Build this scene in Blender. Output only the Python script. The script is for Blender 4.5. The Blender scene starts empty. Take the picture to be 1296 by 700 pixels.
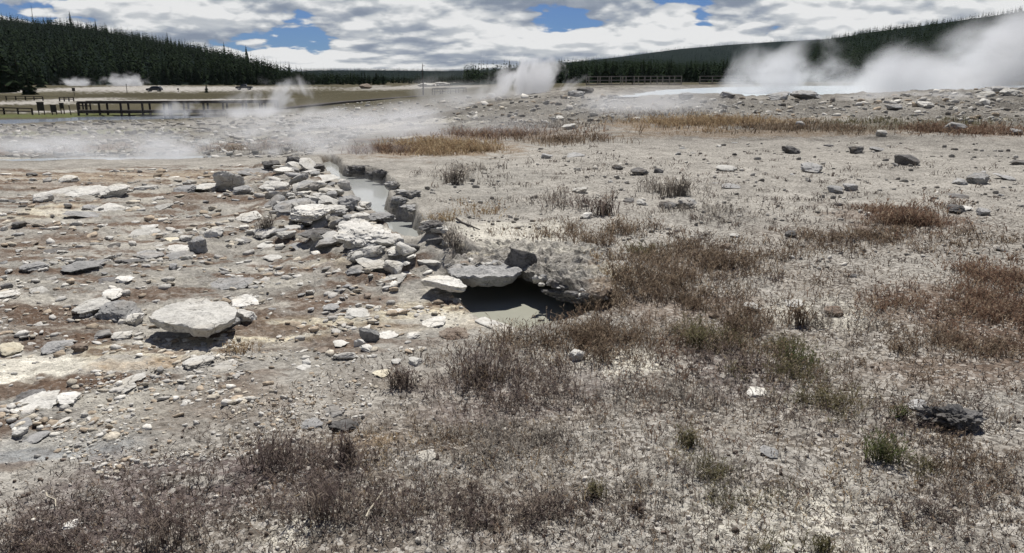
import bpy, bmesh, math, random
import numpy as np
from mathutils import Vector, Matrix

random.seed(7)
RNG = np.random.default_rng(11)
SC = bpy.context.scene
COL = SC.collection
R = math.radians

# ------------------------------------------------------------------ camera
H = 1.70                      # eye height
PITCH = R(14.3)
F = 979.0                     # focal length in photo pixels (1296 wide)
cam_d = bpy.data.cameras.new("camera")
cam_d.sensor_width = 36.0
cam_d.lens = 36.0 * F / 1296.0
cam_d.clip_start = 0.05
cam_d.clip_end = 60000.0
cam = bpy.data.objects.new("camera", cam_d)
COL.objects.link(cam)
cam.location = (0, 0, H)
cam.rotation_euler = (R(90) - PITCH, 0, 0)
SC.camera = cam

# ------------------------------------------------------------------ sun, sky, exposure
SUN_EL, SUN_AZ = 62.0, 2.0            # azimuth measured from +Y towards +X
sun_d = bpy.data.lights.new("sun", 'SUN')
sun_d.energy = 5.0
sun_d.angle = R(0.5)
sun_d.color = (1.0, 0.96, 0.90)
sun = bpy.data.objects.new("sun", sun_d)
COL.objects.link(sun)
sdir = Vector((math.sin(R(SUN_AZ)) * math.cos(R(SUN_EL)), math.cos(R(SUN_AZ)) * math.cos(R(SUN_EL)), math.sin(R(SUN_EL))))
sun.rotation_euler = sdir.to_track_quat('Z', 'Y').to_euler()
sun.location = (0, 0, 60)

SC.view_settings.view_transform = 'Standard'
SC.view_settings.look = 'None'
SC.view_settings.exposure = 0.36
SC.view_settings.gamma = 1.0
SC.view_settings.use_curve_mapping = False
SC.render.engine = 'CYCLES'
SC.cycles.volume_bounces = 2
SC.cycles.max_bounces = 6
SC.cycles.diffuse_bounces = 3
SC.cycles.glossy_bounces = 2
SC.cycles.transparent_max_bounces = 12
SC.cycles.volume_step_rate = 1.0
SC.cycles.volume_max_steps = 256


class NT:
    """small helper for node trees"""
    def __init__(self, tree):
        self.t = tree
        for n in list(tree.nodes):
            tree.nodes.remove(n)

    def n(self, kind, **kw):
        nd = self.t.nodes.new(kind)
        for k, v in kw.items():
            if k.startswith('i_'):
                key = k[2:]
                key = int(key) if key.isdigit() else key.replace('_', ' ')
                nd.inputs[key].default_value = v
            else:
                setattr(nd, k, v)
        return nd

    def l(self, a, b):
        self.t.links.new(a, b)

    def val(self, x):
        return x

    def math(self, op, a, b=None, c=None, clamp=False):
        nd = self.t.nodes.new('ShaderNodeMath')
        nd.operation = op
        nd.use_clamp = clamp
        for i, v in enumerate((a, b, c)):
            if v is None:
                continue
            if isinstance(v, (int, float)):
                nd.inputs[i].default_value = v
            else:
                self.l(v, nd.inputs[i])
        return nd.outputs[0]

    def mix(self, fac, a, b, blend='MIX'):
        nd = self.t.nodes.new('ShaderNodeMix')
        nd.data_type = 'RGBA'
        nd.blend_type = blend
        for sock, v in ((nd.inputs[0], fac), (nd.inputs[6], a), (nd.inputs[7], b)):
            if isinstance(v, (int, float)):
                sock.default_value = v
            elif isinstance(v, tuple):
                sock.default_value = v if len(v) == 4 else (*v, 1)
            else:
                self.l(v, sock)
        return nd.outputs[2]

    def ramp(self, fac, stops, interp='LINEAR'):
        nd = self.t.nodes.new('ShaderNodeValToRGB')
        el = nd.color_ramp.elements
        nd.color_ramp.interpolation = interp
        while len(el) < len(stops):
            el.new(0.5)
        for e, (p, c) in zip(el, stops):
            e.position = p
            e.color = c if len(c) == 4 else (*c, 1)
        self.l(fac, nd.inputs[0])
        return nd.outputs[0]

    def smooth(self, x, lo, hi):
        nd = self.t.nodes.new('ShaderNodeMapRange')
        nd.interpolation_type = 'SMOOTHSTEP'
        nd.clamp = True
        nd.inputs[1].default_value = lo
        nd.inputs[2].default_value = hi
        self.l(x, nd.inputs[0])
        return nd.outputs[0]

    def noise(self, vec, scale, detail=5, rough=0.55, dist=0.0, dim='3D'):
        nd = self.t.nodes.new('ShaderNodeTexNoise')
        nd.noise_dimensions = dim
        nd.inputs['Scale'].default_value = scale
        nd.inputs['Detail'].default_value = detail
        nd.inputs['Roughness'].default_value = rough
        nd.inputs['Distortion'].default_value = dist
        if vec is not None:
            self.l(vec, nd.inputs['Vector'])
        return nd.outputs[0]


# ---- world: Nishita sky with cumulus cloud rows
W = bpy.data.worlds.new("World")
SC.world = W
W.use_nodes = True
w = NT(W.node_tree)
tc = w.n('ShaderNodeTexCoord')
sky = w.n('ShaderNodeTexSky', sky_type='NISHITA', sun_disc=False)
sky.sun_elevation = R(SUN_EL)
sky.sun_rotation = R(SUN_AZ)
sky.altitude = 2200
sky.air_density = 1.0
sky.dust_density = 0.3
sky.ozone_density = 2.0
sep = w.n('ShaderNodeSeparateXYZ')
w.l(tc.outputs['Generated'], sep.inputs[0])
az = w.math('ARCTAN2', sep.outputs[0], sep.outputs[1])
zz = w.math('MAXIMUM', sep.outputs[2], 0.0)
# cloud rows grow taller with elevation: the clouds overhead are nearer
ev = w.math('LOGARITHM', w.math('ADD', zz, 0.045), 2.718)


def cloud_field(dv, seed):
    e2 = w.math('ADD', w.math('MULTIPLY', ev, 4.0), dv)
    cv = w.n('ShaderNodeCombineXYZ')
    w.l(w.math('MULTIPLY', az, 11.0), cv.inputs[0])
    w.l(e2, cv.inputs[1])
    cv.inputs[2].default_value = seed
    big = w.noise(cv.outputs[0], 0.55, 1, 0.5)
    cv2 = w.n('ShaderNodeCombineXYZ')
    w.l(w.math('MULTIPLY', az, 26.0), cv2.inputs[0])
    w.l(w.math('MULTIPLY', e2, 2.1), cv2.inputs[1])
    cv2.inputs[2].default_value = seed + 3.7
    vo = w.n('ShaderNodeTexVoronoi', feature='F1')
    vo.inputs['Scale'].default_value = 0.8
    vo.inputs['Detail'].default_value = 1.0
    vo.inputs['Roughness'].default_value = 0.55
    nd = w.n('ShaderNodeTexNoise'); nd.inputs['Scale'].default_value = 1.1; nd.inputs['Detail'].default_value = 5
    w.l(cv2.outputs[0], nd.inputs['Vector'])
    va = w.n('ShaderNodeVectorMath', operation='MULTIPLY_ADD')
    w.l(nd.outputs['Color'], va.inputs[0]); va.inputs[1].default_value = (.7, .7, .7); w.l(cv2.outputs[0], va.inputs[2])
    w.l(va.outputs[0], vo.inputs['Vector'])
    fine = w.noise(cv2.outputs[0], 0.8, 8, 0.55, 0.2)
    puff = w.math('SUBTRACT', 0.55, vo.outputs['Distance'])
    return w.math('ADD', w.math('ADD', w.math('MULTIPLY', big, 0.75), w.math('MULTIPLY', fine, 0.30)), w.math('MULTIPLY', puff, 0.16))


CSEED = 12.4
d0 = cloud_field(0.0, CSEED)
d1 = cloud_field(0.26, CSEED)
d2 = cloud_field(1.0, CSEED)
# cover thins out towards the zenith
cover = w.math('MULTIPLY', w.smooth(zz, 0.12, 0.5), 0.26)
dens = w.math('SUBTRACT', d0, cover)
alpha = w.smooth(dens, 0.335, 0.375)
lit1 = w.smooth(w.math('SUBTRACT', d0, d1), -0.07, 0.075)
lit2 = w.smooth(w.math('SUBTRACT', d0, d2), -0.24, 0.12)
lit = w.math('ADD', w.math('MULTIPLY', lit1, 0.42), w.math('MULTIPLY', lit2, 0.58))
thick = w.smooth(dens, 0.40, 0.66)
shade = w.math('SUBTRACT', lit, w.math('MULTIPLY', thick, 0.20), clamp=True)
CK = 1.5
ccol = w.ramp(shade, [(0.05, (2.2 * CK, 2.6 * CK, 3.3 * CK)), (0.28, (3.5 * CK, 3.85 * CK, 4.4 * CK)), (0.52, (5.6 * CK, 5.8 * CK, 6.0 * CK)), (0.76, (8.2 * CK, 8.2 * CK, 8.15 * CK))])
skyc = w.mix(1.0, sky.outputs[0], (0.36, 0.53, 0.86), 'MULTIPLY')
mixc = w.mix(alpha, skyc, ccol)
bg = w.n('ShaderNodeBackground')
bg.inputs['Strength'].default_value = 0.051
w.l(mixc, bg.inputs['Color'])
wo = w.n('ShaderNodeOutputWorld')
w.l(bg.outputs[0], wo.inputs['Surface'])


# ------------------------------------------------------------------ numpy noise
_perm = np.random.default_rng(3).permutation(512).astype(np.int64)
_g = np.random.default_rng(5).uniform(0, 2 * np.pi, 512)
_gx, _gy = np.cos(_g), np.sin(_g)
_g3 = np.random.default_rng(6).normal(size=(512, 3))
_g3 /= np.linalg.norm(_g3, axis=1)[:, None]


def pnoise(x, y):
    xi = np.floor(x).astype(np.int64); yi = np.floor(y).astype(np.int64)
    xf = x - xi; yf = y - yi
    u = xf * xf * xf * (xf * (xf * 6 - 15) + 10); v = yf * yf * yf * (yf * (yf * 6 - 15) + 10)

    def g(ix, iy, dx, dy):
        h = _perm[(_perm[ix & 511] + iy) & 511]
        return _gx[h] * dx + _gy[h] * dy
    a = g(xi, yi, xf, yf); b = g(xi + 1, yi, xf - 1, yf)
    c = g(xi, yi + 1, xf, yf - 1); d = g(xi + 1, yi + 1, xf - 1, yf - 1)
    return ((a + u * (b - a)) * (1 - v) + (c + u * (d - c)) * v) * 1.5


def pnoise3(p):
    i = np.floor(p).astype(np.int64); f = p - i
    u = f * f * f * (f * (f * 6 - 15) + 10)
    out = 0
    for dx in (0, 1):
        for dy in (0, 1):
            for dz in (0, 1):
                h = _perm[(_perm[(_perm[(i[..., 0] + dx) & 511] + i[..., 1] + dy) & 511] + i[..., 2] + dz) & 511]
                g = _g3[h]
                dot = g[..., 0] * (f[..., 0] - dx) + g[..., 1] * (f[..., 1] - dy) + g[..., 2] * (f[..., 2] - dz)
                wx = u[..., 0] if dx else 1 - u[..., 0]
                wy = u[..., 1] if dy else 1 - u[..., 1]
                wz = u[..., 2] if dz else 1 - u[..., 2]
                out = out + dot * wx * wy * wz
    return out * 1.5


def fbm(x, y, sc, octv=4, gain=0.5, off=0.0):
    out = 0; a = 1.0; s = sc
    for k in range(octv):
        out = out + a * pnoise(x * s + off + 17.3 * k, y * s - off + 9.1 * k)
        a *= gain; s *= 2.03
    return out


def sst(x, lo, hi):
    t = np.clip((x - lo) / (hi - lo), 0, 1)
    return t * t * (3 - 2 * t)


# ------------------------------------------------------------------ picture geometry -> world (used once, to measure where things stand)
CP, SP = math.cos(PITCH), math.sin(PITCH)


def ray(px, py):
    u = (px - 648.0) / F; v = (350.0 - py) / F
    return np.array([u, CP + v * SP, -SP + v * CP])


def on_plane(px, py, z):
    d = ray(px, py)
    s = (z - H) / d[2]
    return np.array([d[0] * s, d[1] * s, z])


def at_dist(px, py, y):
    d = ray(px, py)
    s = y / d[1]
    return np.array([d[0] * s, y, H + d[2] * s])


# ------------------------------------------------------------------ terrain base
COLS = [
    (-300, [(16, 0), (20, -.25), (30, -.9), (50, -1.9), (85, -3.0), (100, -3.4), (118, -3.4), (135, -2.8), (200, -2.6), (300, -1.3), (400, -.3), (1000, 0)]),
    (0,    [(16, 0), (20, -.25), (30, -.9), (50, -1.9), (85, -3.0), (100, -3.4), (118, -3.4), (135, -2.8), (200, -2.6), (300, -1.3), (400, -.3), (1000, 0)]),
    (250,  [(16, 0), (20, -.22), (30, -.8), (50, -1.75), (85, -2.8), (100, -3.4), (118, -3.3), (135, -2.8), (200, -2.6), (300, -1.3), (400, -.3), (1000, 0)]),
    (500,  [(16, 0), (22, 0), (32, -.15), (50, -.8), (80, -1.4), (110, -1.7), (200, -1.9), (300, -1.3), (400, -.5), (1000, 0)]),
    (700,  [(20, 0), (30, .12), (40, .62), (48, 1.0), (60, 1.02), (100, .95), (200, .5), (400, .2), (1000, 0)]),
    (800,  [(20, 0), (28, .28), (36, .95), (44, 1.05), (60, 1.02), (100, .98), (200, .6), (400, .4), (1000, 0)]),
    (1000, [(20, 0), (28, .35), (36, 1.0), (60, 1.0), (100, 1.0), (200, .9), (400, .6), (1000, 0)]),
    (1300, [(17, 0), (26, .38), (36, 1.32), (42, 1.2), (60, .95), (100, .95), (200, .9), (400, .6), (1000, 0)]),
    (1700, [(17, 0), (26, .38), (36, 1.32), (42, 1.2), (60, .95), (100, .95), (200, .9), (400, .6), (1000, 0)]),
]
LG = np.linspace(math.log(1.0), math.log(1200), 260)
AG = np.linspace(-1.1, 1.1, 120)
_cols = []
for px, prof in COLS:
    ys = [math.log(p[0]) for p in prof]; zs = [p[1] for p in prof]
    zcol = np.interp(LG, ys, zs)
    k = np.exp(-0.5 * (np.arange(-12, 13) / 4.0) ** 2); k /= k.sum()
    zcol = np.convolve(np.pad(zcol, 12, mode='edge'), k, mode='valid')
    _cols.append(zcol)
_cols = np.array(_cols)
_ca = [(c[0] - 648) / 1008.0 for c in COLS]
TAB = np.array([np.interp(AG, _ca, _cols[:, j]) for j in range(len(LG))])   # [logd, a]
k = np.exp(-0.5 * (np.arange(-8, 9) / 3.0) ** 2); k /= k.sum()
TAB = np.array([np.convolve(np.pad(r, 8, mode='edge'), k, mode='valid') for r in TAB])


def base_z(x, y):
    r = np.hypot(x, y) + 1e-6
    th = np.arctan2(x, y)
    ath = np.abs(th)
    a = np.clip(np.tan(np.clip(th, -1.0, 1.0)), -1.1, 1.1) * (1 - sst(ath, 1.2, 3.1))
    d = r * np.maximum(np.cos(np.minimum(ath, 1.0)), 0.54)
    ld = np.clip(np.log(np.maximum(d, 1.0)), LG[0], LG[-1] - 1e-6)
    fi = (ld - LG[0]) / (LG[1] - LG[0]); i = np.clip(fi.astype(int), 0, len(LG) - 2); fi = fi - i
    fa = (np.clip(a, AG[0], AG[-1] - 1e-9) - AG[0]) / (AG[1] - AG[0]); j = np.clip(fa.astype(int), 0, len(AG) - 2); fa = fa - j
    return (TAB[i, j] * (1 - fi) * (1 - fa) + TAB[i + 1, j] * fi * (1 - fa) + TAB[i, j + 1] * (1 - fi) * fa + TAB[i + 1, j + 1] * fi * fa)


def poly_sd(x, y, poly):
    """signed distance to polygon, negative inside"""
    P = np.asarray(poly)[:, :2]
    n = len(P)
    d2 = np.full(x.shape, 1e12)
    inside = np.zeros(x.shape, bool)
    for i in range(n):
        a = P[i]; b = P[(i + 1) % n]
        ex, ey = b - a
        wx = x - a[0]; wy = y - a[1]
        t = np.clip((wx * ex + wy * ey) / (ex * ex + ey * ey + 1e-12), 0, 1)
        dx = wx - ex * t; dy = wy - ey * t
        d2 = np.minimum(d2, dx * dx + dy * dy)
        c = ((a[1] > y) != (b[1] > y)) & (x < (b[0] - a[0]) * (y - a[1]) / (b[1] - a[1] + 1e-12) + a[0])
        inside ^= c
    d = np.sqrt(d2)
    return np.where(inside, -d, d)


# channel and cave pits
CH_W, CV_W = -0.20, -0.13
CHANNEL = [on_plane(*p) for p in [
    (404, 206, -.2), (420, 203, -.2), (434, 211, -.2), (437, 222, -.2), (470, 226, -.2), (490, 233, -.2), (498, 242, -.2), (507, 250, -.2),
    (496, 258, -.2), (494, 268, -.2), (504, 277, -.2), (530, 281, -.2), (540, 296, -.15), (547, 306, -.02),
    (532, 314, 0), (512, 306, 0), (500, 297, .0), (484, 284, .0), (467, 265, .0), (446, 246, .0), (435, 233, .0), (426, 226, .0), (418, 219, .0), (408, 212, .0)]]
CAVE = [on_plane(*p) for p in [
    (594, 395, 0), (606, 404, 0), (628, 412, 0), (652, 421, 0), (690, 410, 0), (722, 404, 0), (748, 397, 0), (770, 387, 0)]]
_l, _r = CAVE[0], CAVE[-1]
CAVE = CAVE + [np.array([_r[0] + .05, 6.5, 0]), np.array([.72, 6.9, 0]), np.array([.45, 7.15, 0]), np.array([.1, 7.2, 0]), np.array([-.25, 7.15, 0]), np.array([-.52, 6.95, 0]), np.array([-.62, 6.5, 0]), np.array([-.5, 6.05, 0])]
HOLE = [on_plane(px, py, 0) for px, py in [(186, 412), (190, 437), (215, 443), (250, 441), (285, 430), (300, 418), (290, 400), (240, 396), (205, 400)]]
BURROW = [on_plane(px, py, 0) for px, py in [(408, 545), (430, 549), (452, 545), (462, 533), (452, 524), (425, 526), (408, 534)]]
SPRING = [on_plane(px, py, -0.35) for px, py in [(-420, 214), (-200, 214), (0, 213), (120, 211), (220, 209), (330, 206), (400, 201), (380, 194), (300, 196), (150, 199), (0, 201), (-200, 202), (-420, 203)]]
HOTPOOL = [on_plane(px, py, .90) for px, py in [(775, 123), (860, 121.5), (950, 122), (1040, 123), (1140, 122), (1230, 119), (1330, 116), (1480, 113), (1500, 108.6), (1296, 108.2), (1100, 108.2), (980, 109.0), (900, 110.5), (830, 113.5), (790, 118)]]
RIVER = [on_plane(px, py, -3.35) for px, py in [(-500, 165), (-150, 162), (0, 159.5), (60, 157), (110, 153.5), (230, 151.5), (340, 149.5), (345, 145.5), (230, 147), (110, 147.5), (60, 150.5), (0, 151.5), (-150, 153), (-500, 155)]]


def seg_d(x, y, a, b):
    ex, ey = b[0] - a[0], b[1] - a[1]
    t = np.clip(((x - a[0]) * ex + (y - a[1]) * ey) / (ex * ex + ey * ey), 0, 1)
    return np.hypot(x - a[0] - ex * t, y - a[1] - ey * t)


P0 = lambda px, py: on_plane(px, py, 0)
MOUND = [P0(366, 212), P0(396, 240), P0(415, 275), P0(455, 306), P0(505, 338)]
RIM = [P0(440, 206), P0(500, 222), P0(520, 245), P0(530, 268), P0(560, 300)]
ROOF = [P0(575, 345), P0(640, 340), P0(700, 352), P0(755, 372)]
SINTER_FIELD = [P0(px, py) for px, py in [(-500, 214), (0, 212), (330, 205), (430, 225), (520, 300), (600, 380), (600, 415), (470, 440), (330, 470), (120, 560), (-200, 640), (-700, 600)]]


def ground_z(x, y, micro=True):
    x = np.asarray(x, float); y = np.asarray(y, float)
    r = np.hypot(x, y)
    z = base_z(x, y)
    near = 1 - sst(r, 24, 60)
    z = z + near * (0.035 * fbm(x, y, 0.55, 3) + 0.012 * fbm(x, y, 2.3, 3, .55, 4.0))
    z = z + sst(r, 20, 40) * (1 - sst(r, 150, 500)) * (0.10 * fbm(x, y, 0.22, 4, .55, 2.0))
    z = z + sst(r, 22, 34) * (1 - sst(r, 60, 140)) * (0.075 * fbm(x, y, 1.0, 4, .6, 12.0) + .05 * np.abs(fbm(x, y, .5, 3, .55, 19.0)))
    # mounds along the channel
    md = np.minimum.reduce([seg_d(x, y, MOUND[i], MOUND[i + 1]) for i in range(len(MOUND) - 1)])
    mn = fbm(x, y, 1.6, 4, .55, 8.0)
    cd = poly_sd(x, y, CHANNEL)
    z = z + (0.10 + 0.10 * mn) * (1 - sst(md, .25, 1.15 + .3 * mn)) * sst(cd, .05, .45)
    rd = np.minimum.reduce([seg_d(x, y, RIM[i], RIM[i + 1]) for i in range(len(RIM) - 1)])
    z = z + (0.03 + 0.04 * mn) * (1 - sst(rd, .1, 1.0))
    vd = np.minimum.reduce([seg_d(x, y + 0.0, ROOF[i] + np.array([0, .55, 0]), ROOF[i + 1] + np.array([0, .55, 0])) for i in range(len(ROOF) - 1)])
    z = z + 0.10 * (1 - sst(vd, .25, 1.1))
    z = z + (1 - sst(np.minimum(np.abs(cd), rd), .1, .9)) * sst(x, -1.9, -1.2) * (.035 * np.abs(fbm(x, y, 4.5, 4, .6, 61.0)) + .012 * fbm(x, y, 14.0, 2, .6, 66.0))
    # layered sinter terraces left of the channel
    sf = poly_sd(x, y, SINTER_FIELD)
    ter = 1 - sst(sf, -.5, .4)
    q = fbm(x, y * 1.25, 0.85, 4, .5, 21.0) * 4.0
    fl = np.floor(q); fr = q - fl
    z = z + near * ter * 0.022 * (fl + sst(fr, .38, .62) - q * .75)
    if micro:
        nm = 1 - sst(r, 12, 28)
        z = z + nm * (0.006 * fbm(x, y, 8.0, 3, .6, 3.0) + 0.0035 * fbm(x, y, 27.0, 2, .6, 5.0))
    wob = 0.05 * fbm(x, y, 3.5, 3, .55, 14.0)

    def carve(z, poly, floor, width, w2=1.0):
        sd = poly_sd(x, y, poly) + wob * w2
        m = 1 - sst(sd, -width, 0.0)
        return z * (1 - m) + np.minimum(floor, z) * m
    z = carve(z, CHANNEL, CH_W - .2, .16)
    z = carve(z, CAVE, CV_W - .2, .16, .5)
    z = carve(z, HOLE, -0.055, .14, .6)
    z = carve(z, BURROW, -0.06, .09, .4)
    z = carve(z, SPRING, -0.75, .6)
    z = carve(z, HOTPOOL, 0.55, 2.2, 6.0)
    z = carve(z, RIVER, -4.0, 2.0, 6.0)
    return z


def gz(x, y):
    return float(ground_z(np.array([x]), np.array([y]), False)[0])


_S = np.concatenate([np.arange(1.5, 30, .02), np.geomspace(30, 1500, 700)])


def at(px, py):
    """point of the ground seen at a picture position"""
    d = ray(px, py)
    s = _S / d[1]
    X, Y, Z = d[0] * s, d[1] * s, H + d[2] * s
    g = ground_z(X, Y, False)
    hit = np.nonzero(Z <= g)[0]
    if len(hit) == 0:
        i = len(_S) - 1
    else:
        i = hit[0]
    return np.array([X[i], Y[i], g[i]])


# ------------------------------------------------------------------ mesh helpers
def tag(o, label=None, cat=None, group=None, kind=None):
    if label: o['label'] = label
    if cat: o['category'] = cat
    if group: o['group'] = group
    if kind: o['kind'] = kind
    return o


def link(o, parent=None):
    COL.objects.link(o)
    if parent is not None:
        o.parent = parent
    return o


def np_mesh(name, verts, faces, mat=None, cols=None, smooth=False, attrs=None):
    """verts (n,3), faces (m,3|4) arrays"""
    me = bpy.data.meshes.new(name)
    verts = np.asarray(verts, np.float32); faces = np.asarray(faces, np.int32)
    k = faces.shape[1]
    me.vertices.add(len(verts)); me.vertices.foreach_set('co', verts.ravel())
    me.loops.add(faces.size); me.loops.foreach_set('vertex_index', faces.ravel())
    me.polygons.add(len(faces))
    me.polygons.foreach_set('loop_start', np.arange(0, faces.size, k, dtype=np.int32))
    me.polygons.foreach_set('loop_total', np.full(len(faces), k, np.int32))
    if smooth:
        me.polygons.foreach_set('use_smooth', np.ones(len(faces), bool))
    me.update(calc_edges=True)
    if cols is not None:
        ca = me.color_attributes.new('col', 'FLOAT_COLOR', 'POINT')
        c4 = np.ones((len(verts), 4), np.float32); c4[:, :3] = cols
        ca.data.foreach_set('color', c4.ravel())
    if attrs:
        for an, av in attrs.items():
            at_ = me.attributes.new(an, 'FLOAT', 'POINT')
            at_.data.foreach_set('value', np.asarray(av, np.float32))
    if mat is not None:
        me.materials.append(mat)
    return me


def np_obj(name, verts, faces, mat=None, cols=None, smooth=False, parent=None, attrs=None):
    return link(bpy.data.objects.new(name, np_mesh(name, verts, faces, mat, cols, smooth, attrs)), parent)


class MB:
    """collects boxes, bars and tubes into one mesh"""
    def __init__(self):
        self.v = []; self.f = []

    def add(self, v, f):
        b = len(self.v)
        self.v += [tuple(p) for p in v]
        self.f += [tuple(i + b for i in q) for q in f]
        return self

    def box(self, x0, x1, y0, y1, z0, z1):
        return self.add([(x0, y0, z0), (x1, y0, z0), (x1, y1, z0), (x0, y1, z0), (x0, y0, z1), (x1, y0, z1), (x1, y1, z1), (x0, y1, z1)],
                        [(0, 3, 2, 1), (4, 5, 6, 7), (0, 1, 5, 4), (1, 2, 6, 5), (2, 3, 7, 6), (3, 0, 4, 7)])

    def bar(self, a, b, wd, ht):
        a = Vector(a); b = Vector(b); d = (b - a).normalized()
        up = Vector((0, 0, 1)) if abs(d.z) < .9 else Vector((0, 1, 0))
        s = d.cross(up).normalized() * wd / 2; u = s.cross(d).normalized() * ht / 2
        vs = [a - s - u, a + s - u, a + s + u, a - s + u, b - s - u, b + s - u, b + s + u, b - s + u]
        return self.add(vs, [(0, 1, 2, 3), (7, 6, 5, 4), (0, 4, 5, 1), (1, 5, 6, 2), (2, 6, 7, 3), (3, 7, 4, 0)])

    def tube(self, pts, rads, n=7):
        pts = [Vector(p) for p in pts]
        rings = []
        for i, p in enumerate(pts):
            d = (pts[min(i + 1, len(pts) - 1)] - pts[max(i - 1, 0)]).normalized()
            up = Vector((0, 0, 1)) if abs(d.z) < .9 else Vector((1, 0, 0))
            s = d.cross(up).normalized(); u = s.cross(d)
            rings.append([p + (s * math.cos(t) + u * math.sin(t)) * rads[i] for t in [2 * math.pi * j / n for j in range(n)]])
        v = [q for r_ in rings for q in r_]
        f = []
        for i in range(len(pts) - 1):
            for j in range(n):
                f.append((i * n + j, i * n + (j + 1) % n, (i + 1) * n + (j + 1) % n, (i + 1) * n + j))
        f.append(tuple(range(n))[::-1]); f.append(tuple((len(pts) - 1) * n + j for j in range(n)))
        return self.add(v, f)

    def build(self, name, mat, parent=None):
        me = bpy.data.meshes.new(name)
        me.from_pydata([tuple(p) for p in self.v], [], self.f)
        me.update()
        if mat: me.materials.append(mat)
        return link(bpy.data.objects.new(name, me), parent)


def empty(name, loc, rz=0.0):
    o = bpy.data.objects.new(name, None)
    o.empty_display_size = .2
    o.location = loc; o.rotation_euler = (0, 0, rz)
    return link(o)


def copy_tree(o, parent=None):
    c = o.copy(); COL.objects.link(c)
    if parent is not None: c.parent = parent
    for ch in list(o.children):
        copy_tree(ch, c)
    return c


# ------------------------------------------------------------------ materials
def new_mat(name):
    m = bpy.data.materials.new(name)
    m.use_nodes = True
    return m, NT(m.node_tree)


def finish(n, col, rough=0.9, bump=None, bump_s=0.3, bump_d=0.02, spec=0.15, extra=None):
    p = n.n('ShaderNodeBsdfPrincipled')
    p.inputs['Roughness'].default_value = rough
    p.inputs['Specular IOR Level'].default_value = spec
    if isinstance(col, tuple): p.inputs['Base Color'].default_value = (*col, 1)
    else: n.l(col, p.inputs['Base Color'])
    if bump is not None:
        b = n.n('ShaderNodeBump')
        b.inputs['Strength'].default_value = bump_s
        b.inputs['Distance'].default_value = bump_d
        n.l(bump, b.inputs['Height']); n.l(b.outputs[0], p.inputs['Normal'])
    o = n.n('ShaderNodeOutputMaterial')
    n.l(p.outputs[0], o.inputs['Surface'])
    return p


def rock_mat(name, lo, hi, stain, stain_amt=.5):
    m, n = new_mat(name)
    t = n.n('ShaderNodeTexCoord'); oi = n.n('ShaderNodeObjectInfo'); g = n.n('ShaderNodeNewGeometry')
    off = n.n('ShaderNodeVectorMath', operation='ADD')
    n.l(g.outputs['Position'], off.inputs[0])
    a = n.noise(off.outputs[0], 9.0, 6, .62)
    b = n.noise(off.outputs[0], 55.0, 4, .65)
    c = n.noise(off.outputs[0], 3.0, 3, .5, .6)
    mixv = n.math('ADD', n.math('MULTIPLY', a, .55), n.math('MULTIPLY', b, .5))
    base = n.mix(n.smooth(mixv, .38, .66), lo, hi)
    base = n.mix(n.math('MULTIPLY', n.smooth(c, .50, .68), stain_amt), base, stain)
    # dark pits and specks
    vo = n.n('ShaderNodeTexVoronoi', feature='F1'); vo.inputs['Scale'].default_value = 60
    n.l(off.outputs[0], vo.inputs['Vector'])
    pit = n.math('MULTIPLY', n.smooth(n.math('SUBTRACT', n.noise(off.outputs[0], 38.0, 2, .5), n.math('MULTIPLY', vo.outputs[0], .25)), .47, .60), .45)
    base = n.mix(pit, base, tuple(x * .35 for x in lo))
    br = n.math('ADD', n.math('MULTIPLY', oi.outputs['Random'], .34), .83)
    cb = n.n('ShaderNodeCombineXYZ')
    for i in range(3): n.l(br, cb.inputs[i])
    base = n.mix(1.0, base, cb.outputs[0], 'MULTIPLY')
    # hairline fractures
    cw = n.n('ShaderNodeVectorMath', operation='SCALE'); cw.inputs['Scale'].default_value = .16
    cn = n.n('ShaderNodeTexNoise'); cn.inputs['Scale'].default_value = 7.0; cn.inputs['Detail'].default_value = 4
    n.l(g.outputs['Position'], cn.inputs['Vector']); n.l(cn.outputs['Color'], cw.inputs[0])
    ca = n.n('ShaderNodeVectorMath', operation='ADD'); n.l(g.outputs['Position'], ca.inputs[0]); n.l(cw.outputs[0], ca.inputs[1])
    cv = n.n('ShaderNodeTexVoronoi', feature='DISTANCE_TO_EDGE'); cv.inputs['Scale'].default_value = 5.5
    n.l(ca.outputs[0], cv.inputs['Vector'])
    crack = n.math('MULTIPLY', n.math('SUBTRACT', 1.0, n.smooth(cv.outputs['Distance'], .0, .035)), n.smooth(c, .42, .60))
    base = n.mix(n.math('MULTIPLY', crack, .6), base, tuple(x * .3 for x in lo))
    # fine bedding lines
    mp = n.n('ShaderNodeMapping'); mp.inputs['Scale'].default_value = (3, 3, 60)
    n.l(g.outputs['Position'], mp.inputs['Vector'])
    bed = n.noise(mp.outputs[0], 1.0, 3, .6)
    hgt = n.math('SUBTRACT', n.math('ADD', n.math('ADD', n.math('MULTIPLY', a, .6), n.math('MULTIPLY', b, .5)), n.math('MULTIPLY', bed, .25)), n.math('MULTIPLY', crack, .35))
    finish(n, base, .95, hgt, .75, .018, .04)
    return m


M = {}
M['pale'] = rock_mat('pale_sinter', (.34, .33, .305), (.53, .52, .485), (.38, .335, .26), .35)
M['white'] = rock_mat('white_sinter', (.42, .41, .38), (.61, .595, .555), (.48, .43, .33), .35)
M['grey'] = rock_mat('grey_sinter', (.20, .20, .195), (.36, .355, .345), (.24, .21, .17), .45)
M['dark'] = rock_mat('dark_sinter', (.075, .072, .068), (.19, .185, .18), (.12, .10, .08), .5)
M['brown'] = rock_mat('brown_stone', (.14, .11, .09), (.27, .23, .19), (.13, .09, .065), .5)
M['cream'] = rock_mat('cream_sinter', (.42, .38, .29), (.60, .56, .45), (.48, .38, .24), .4)


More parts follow.
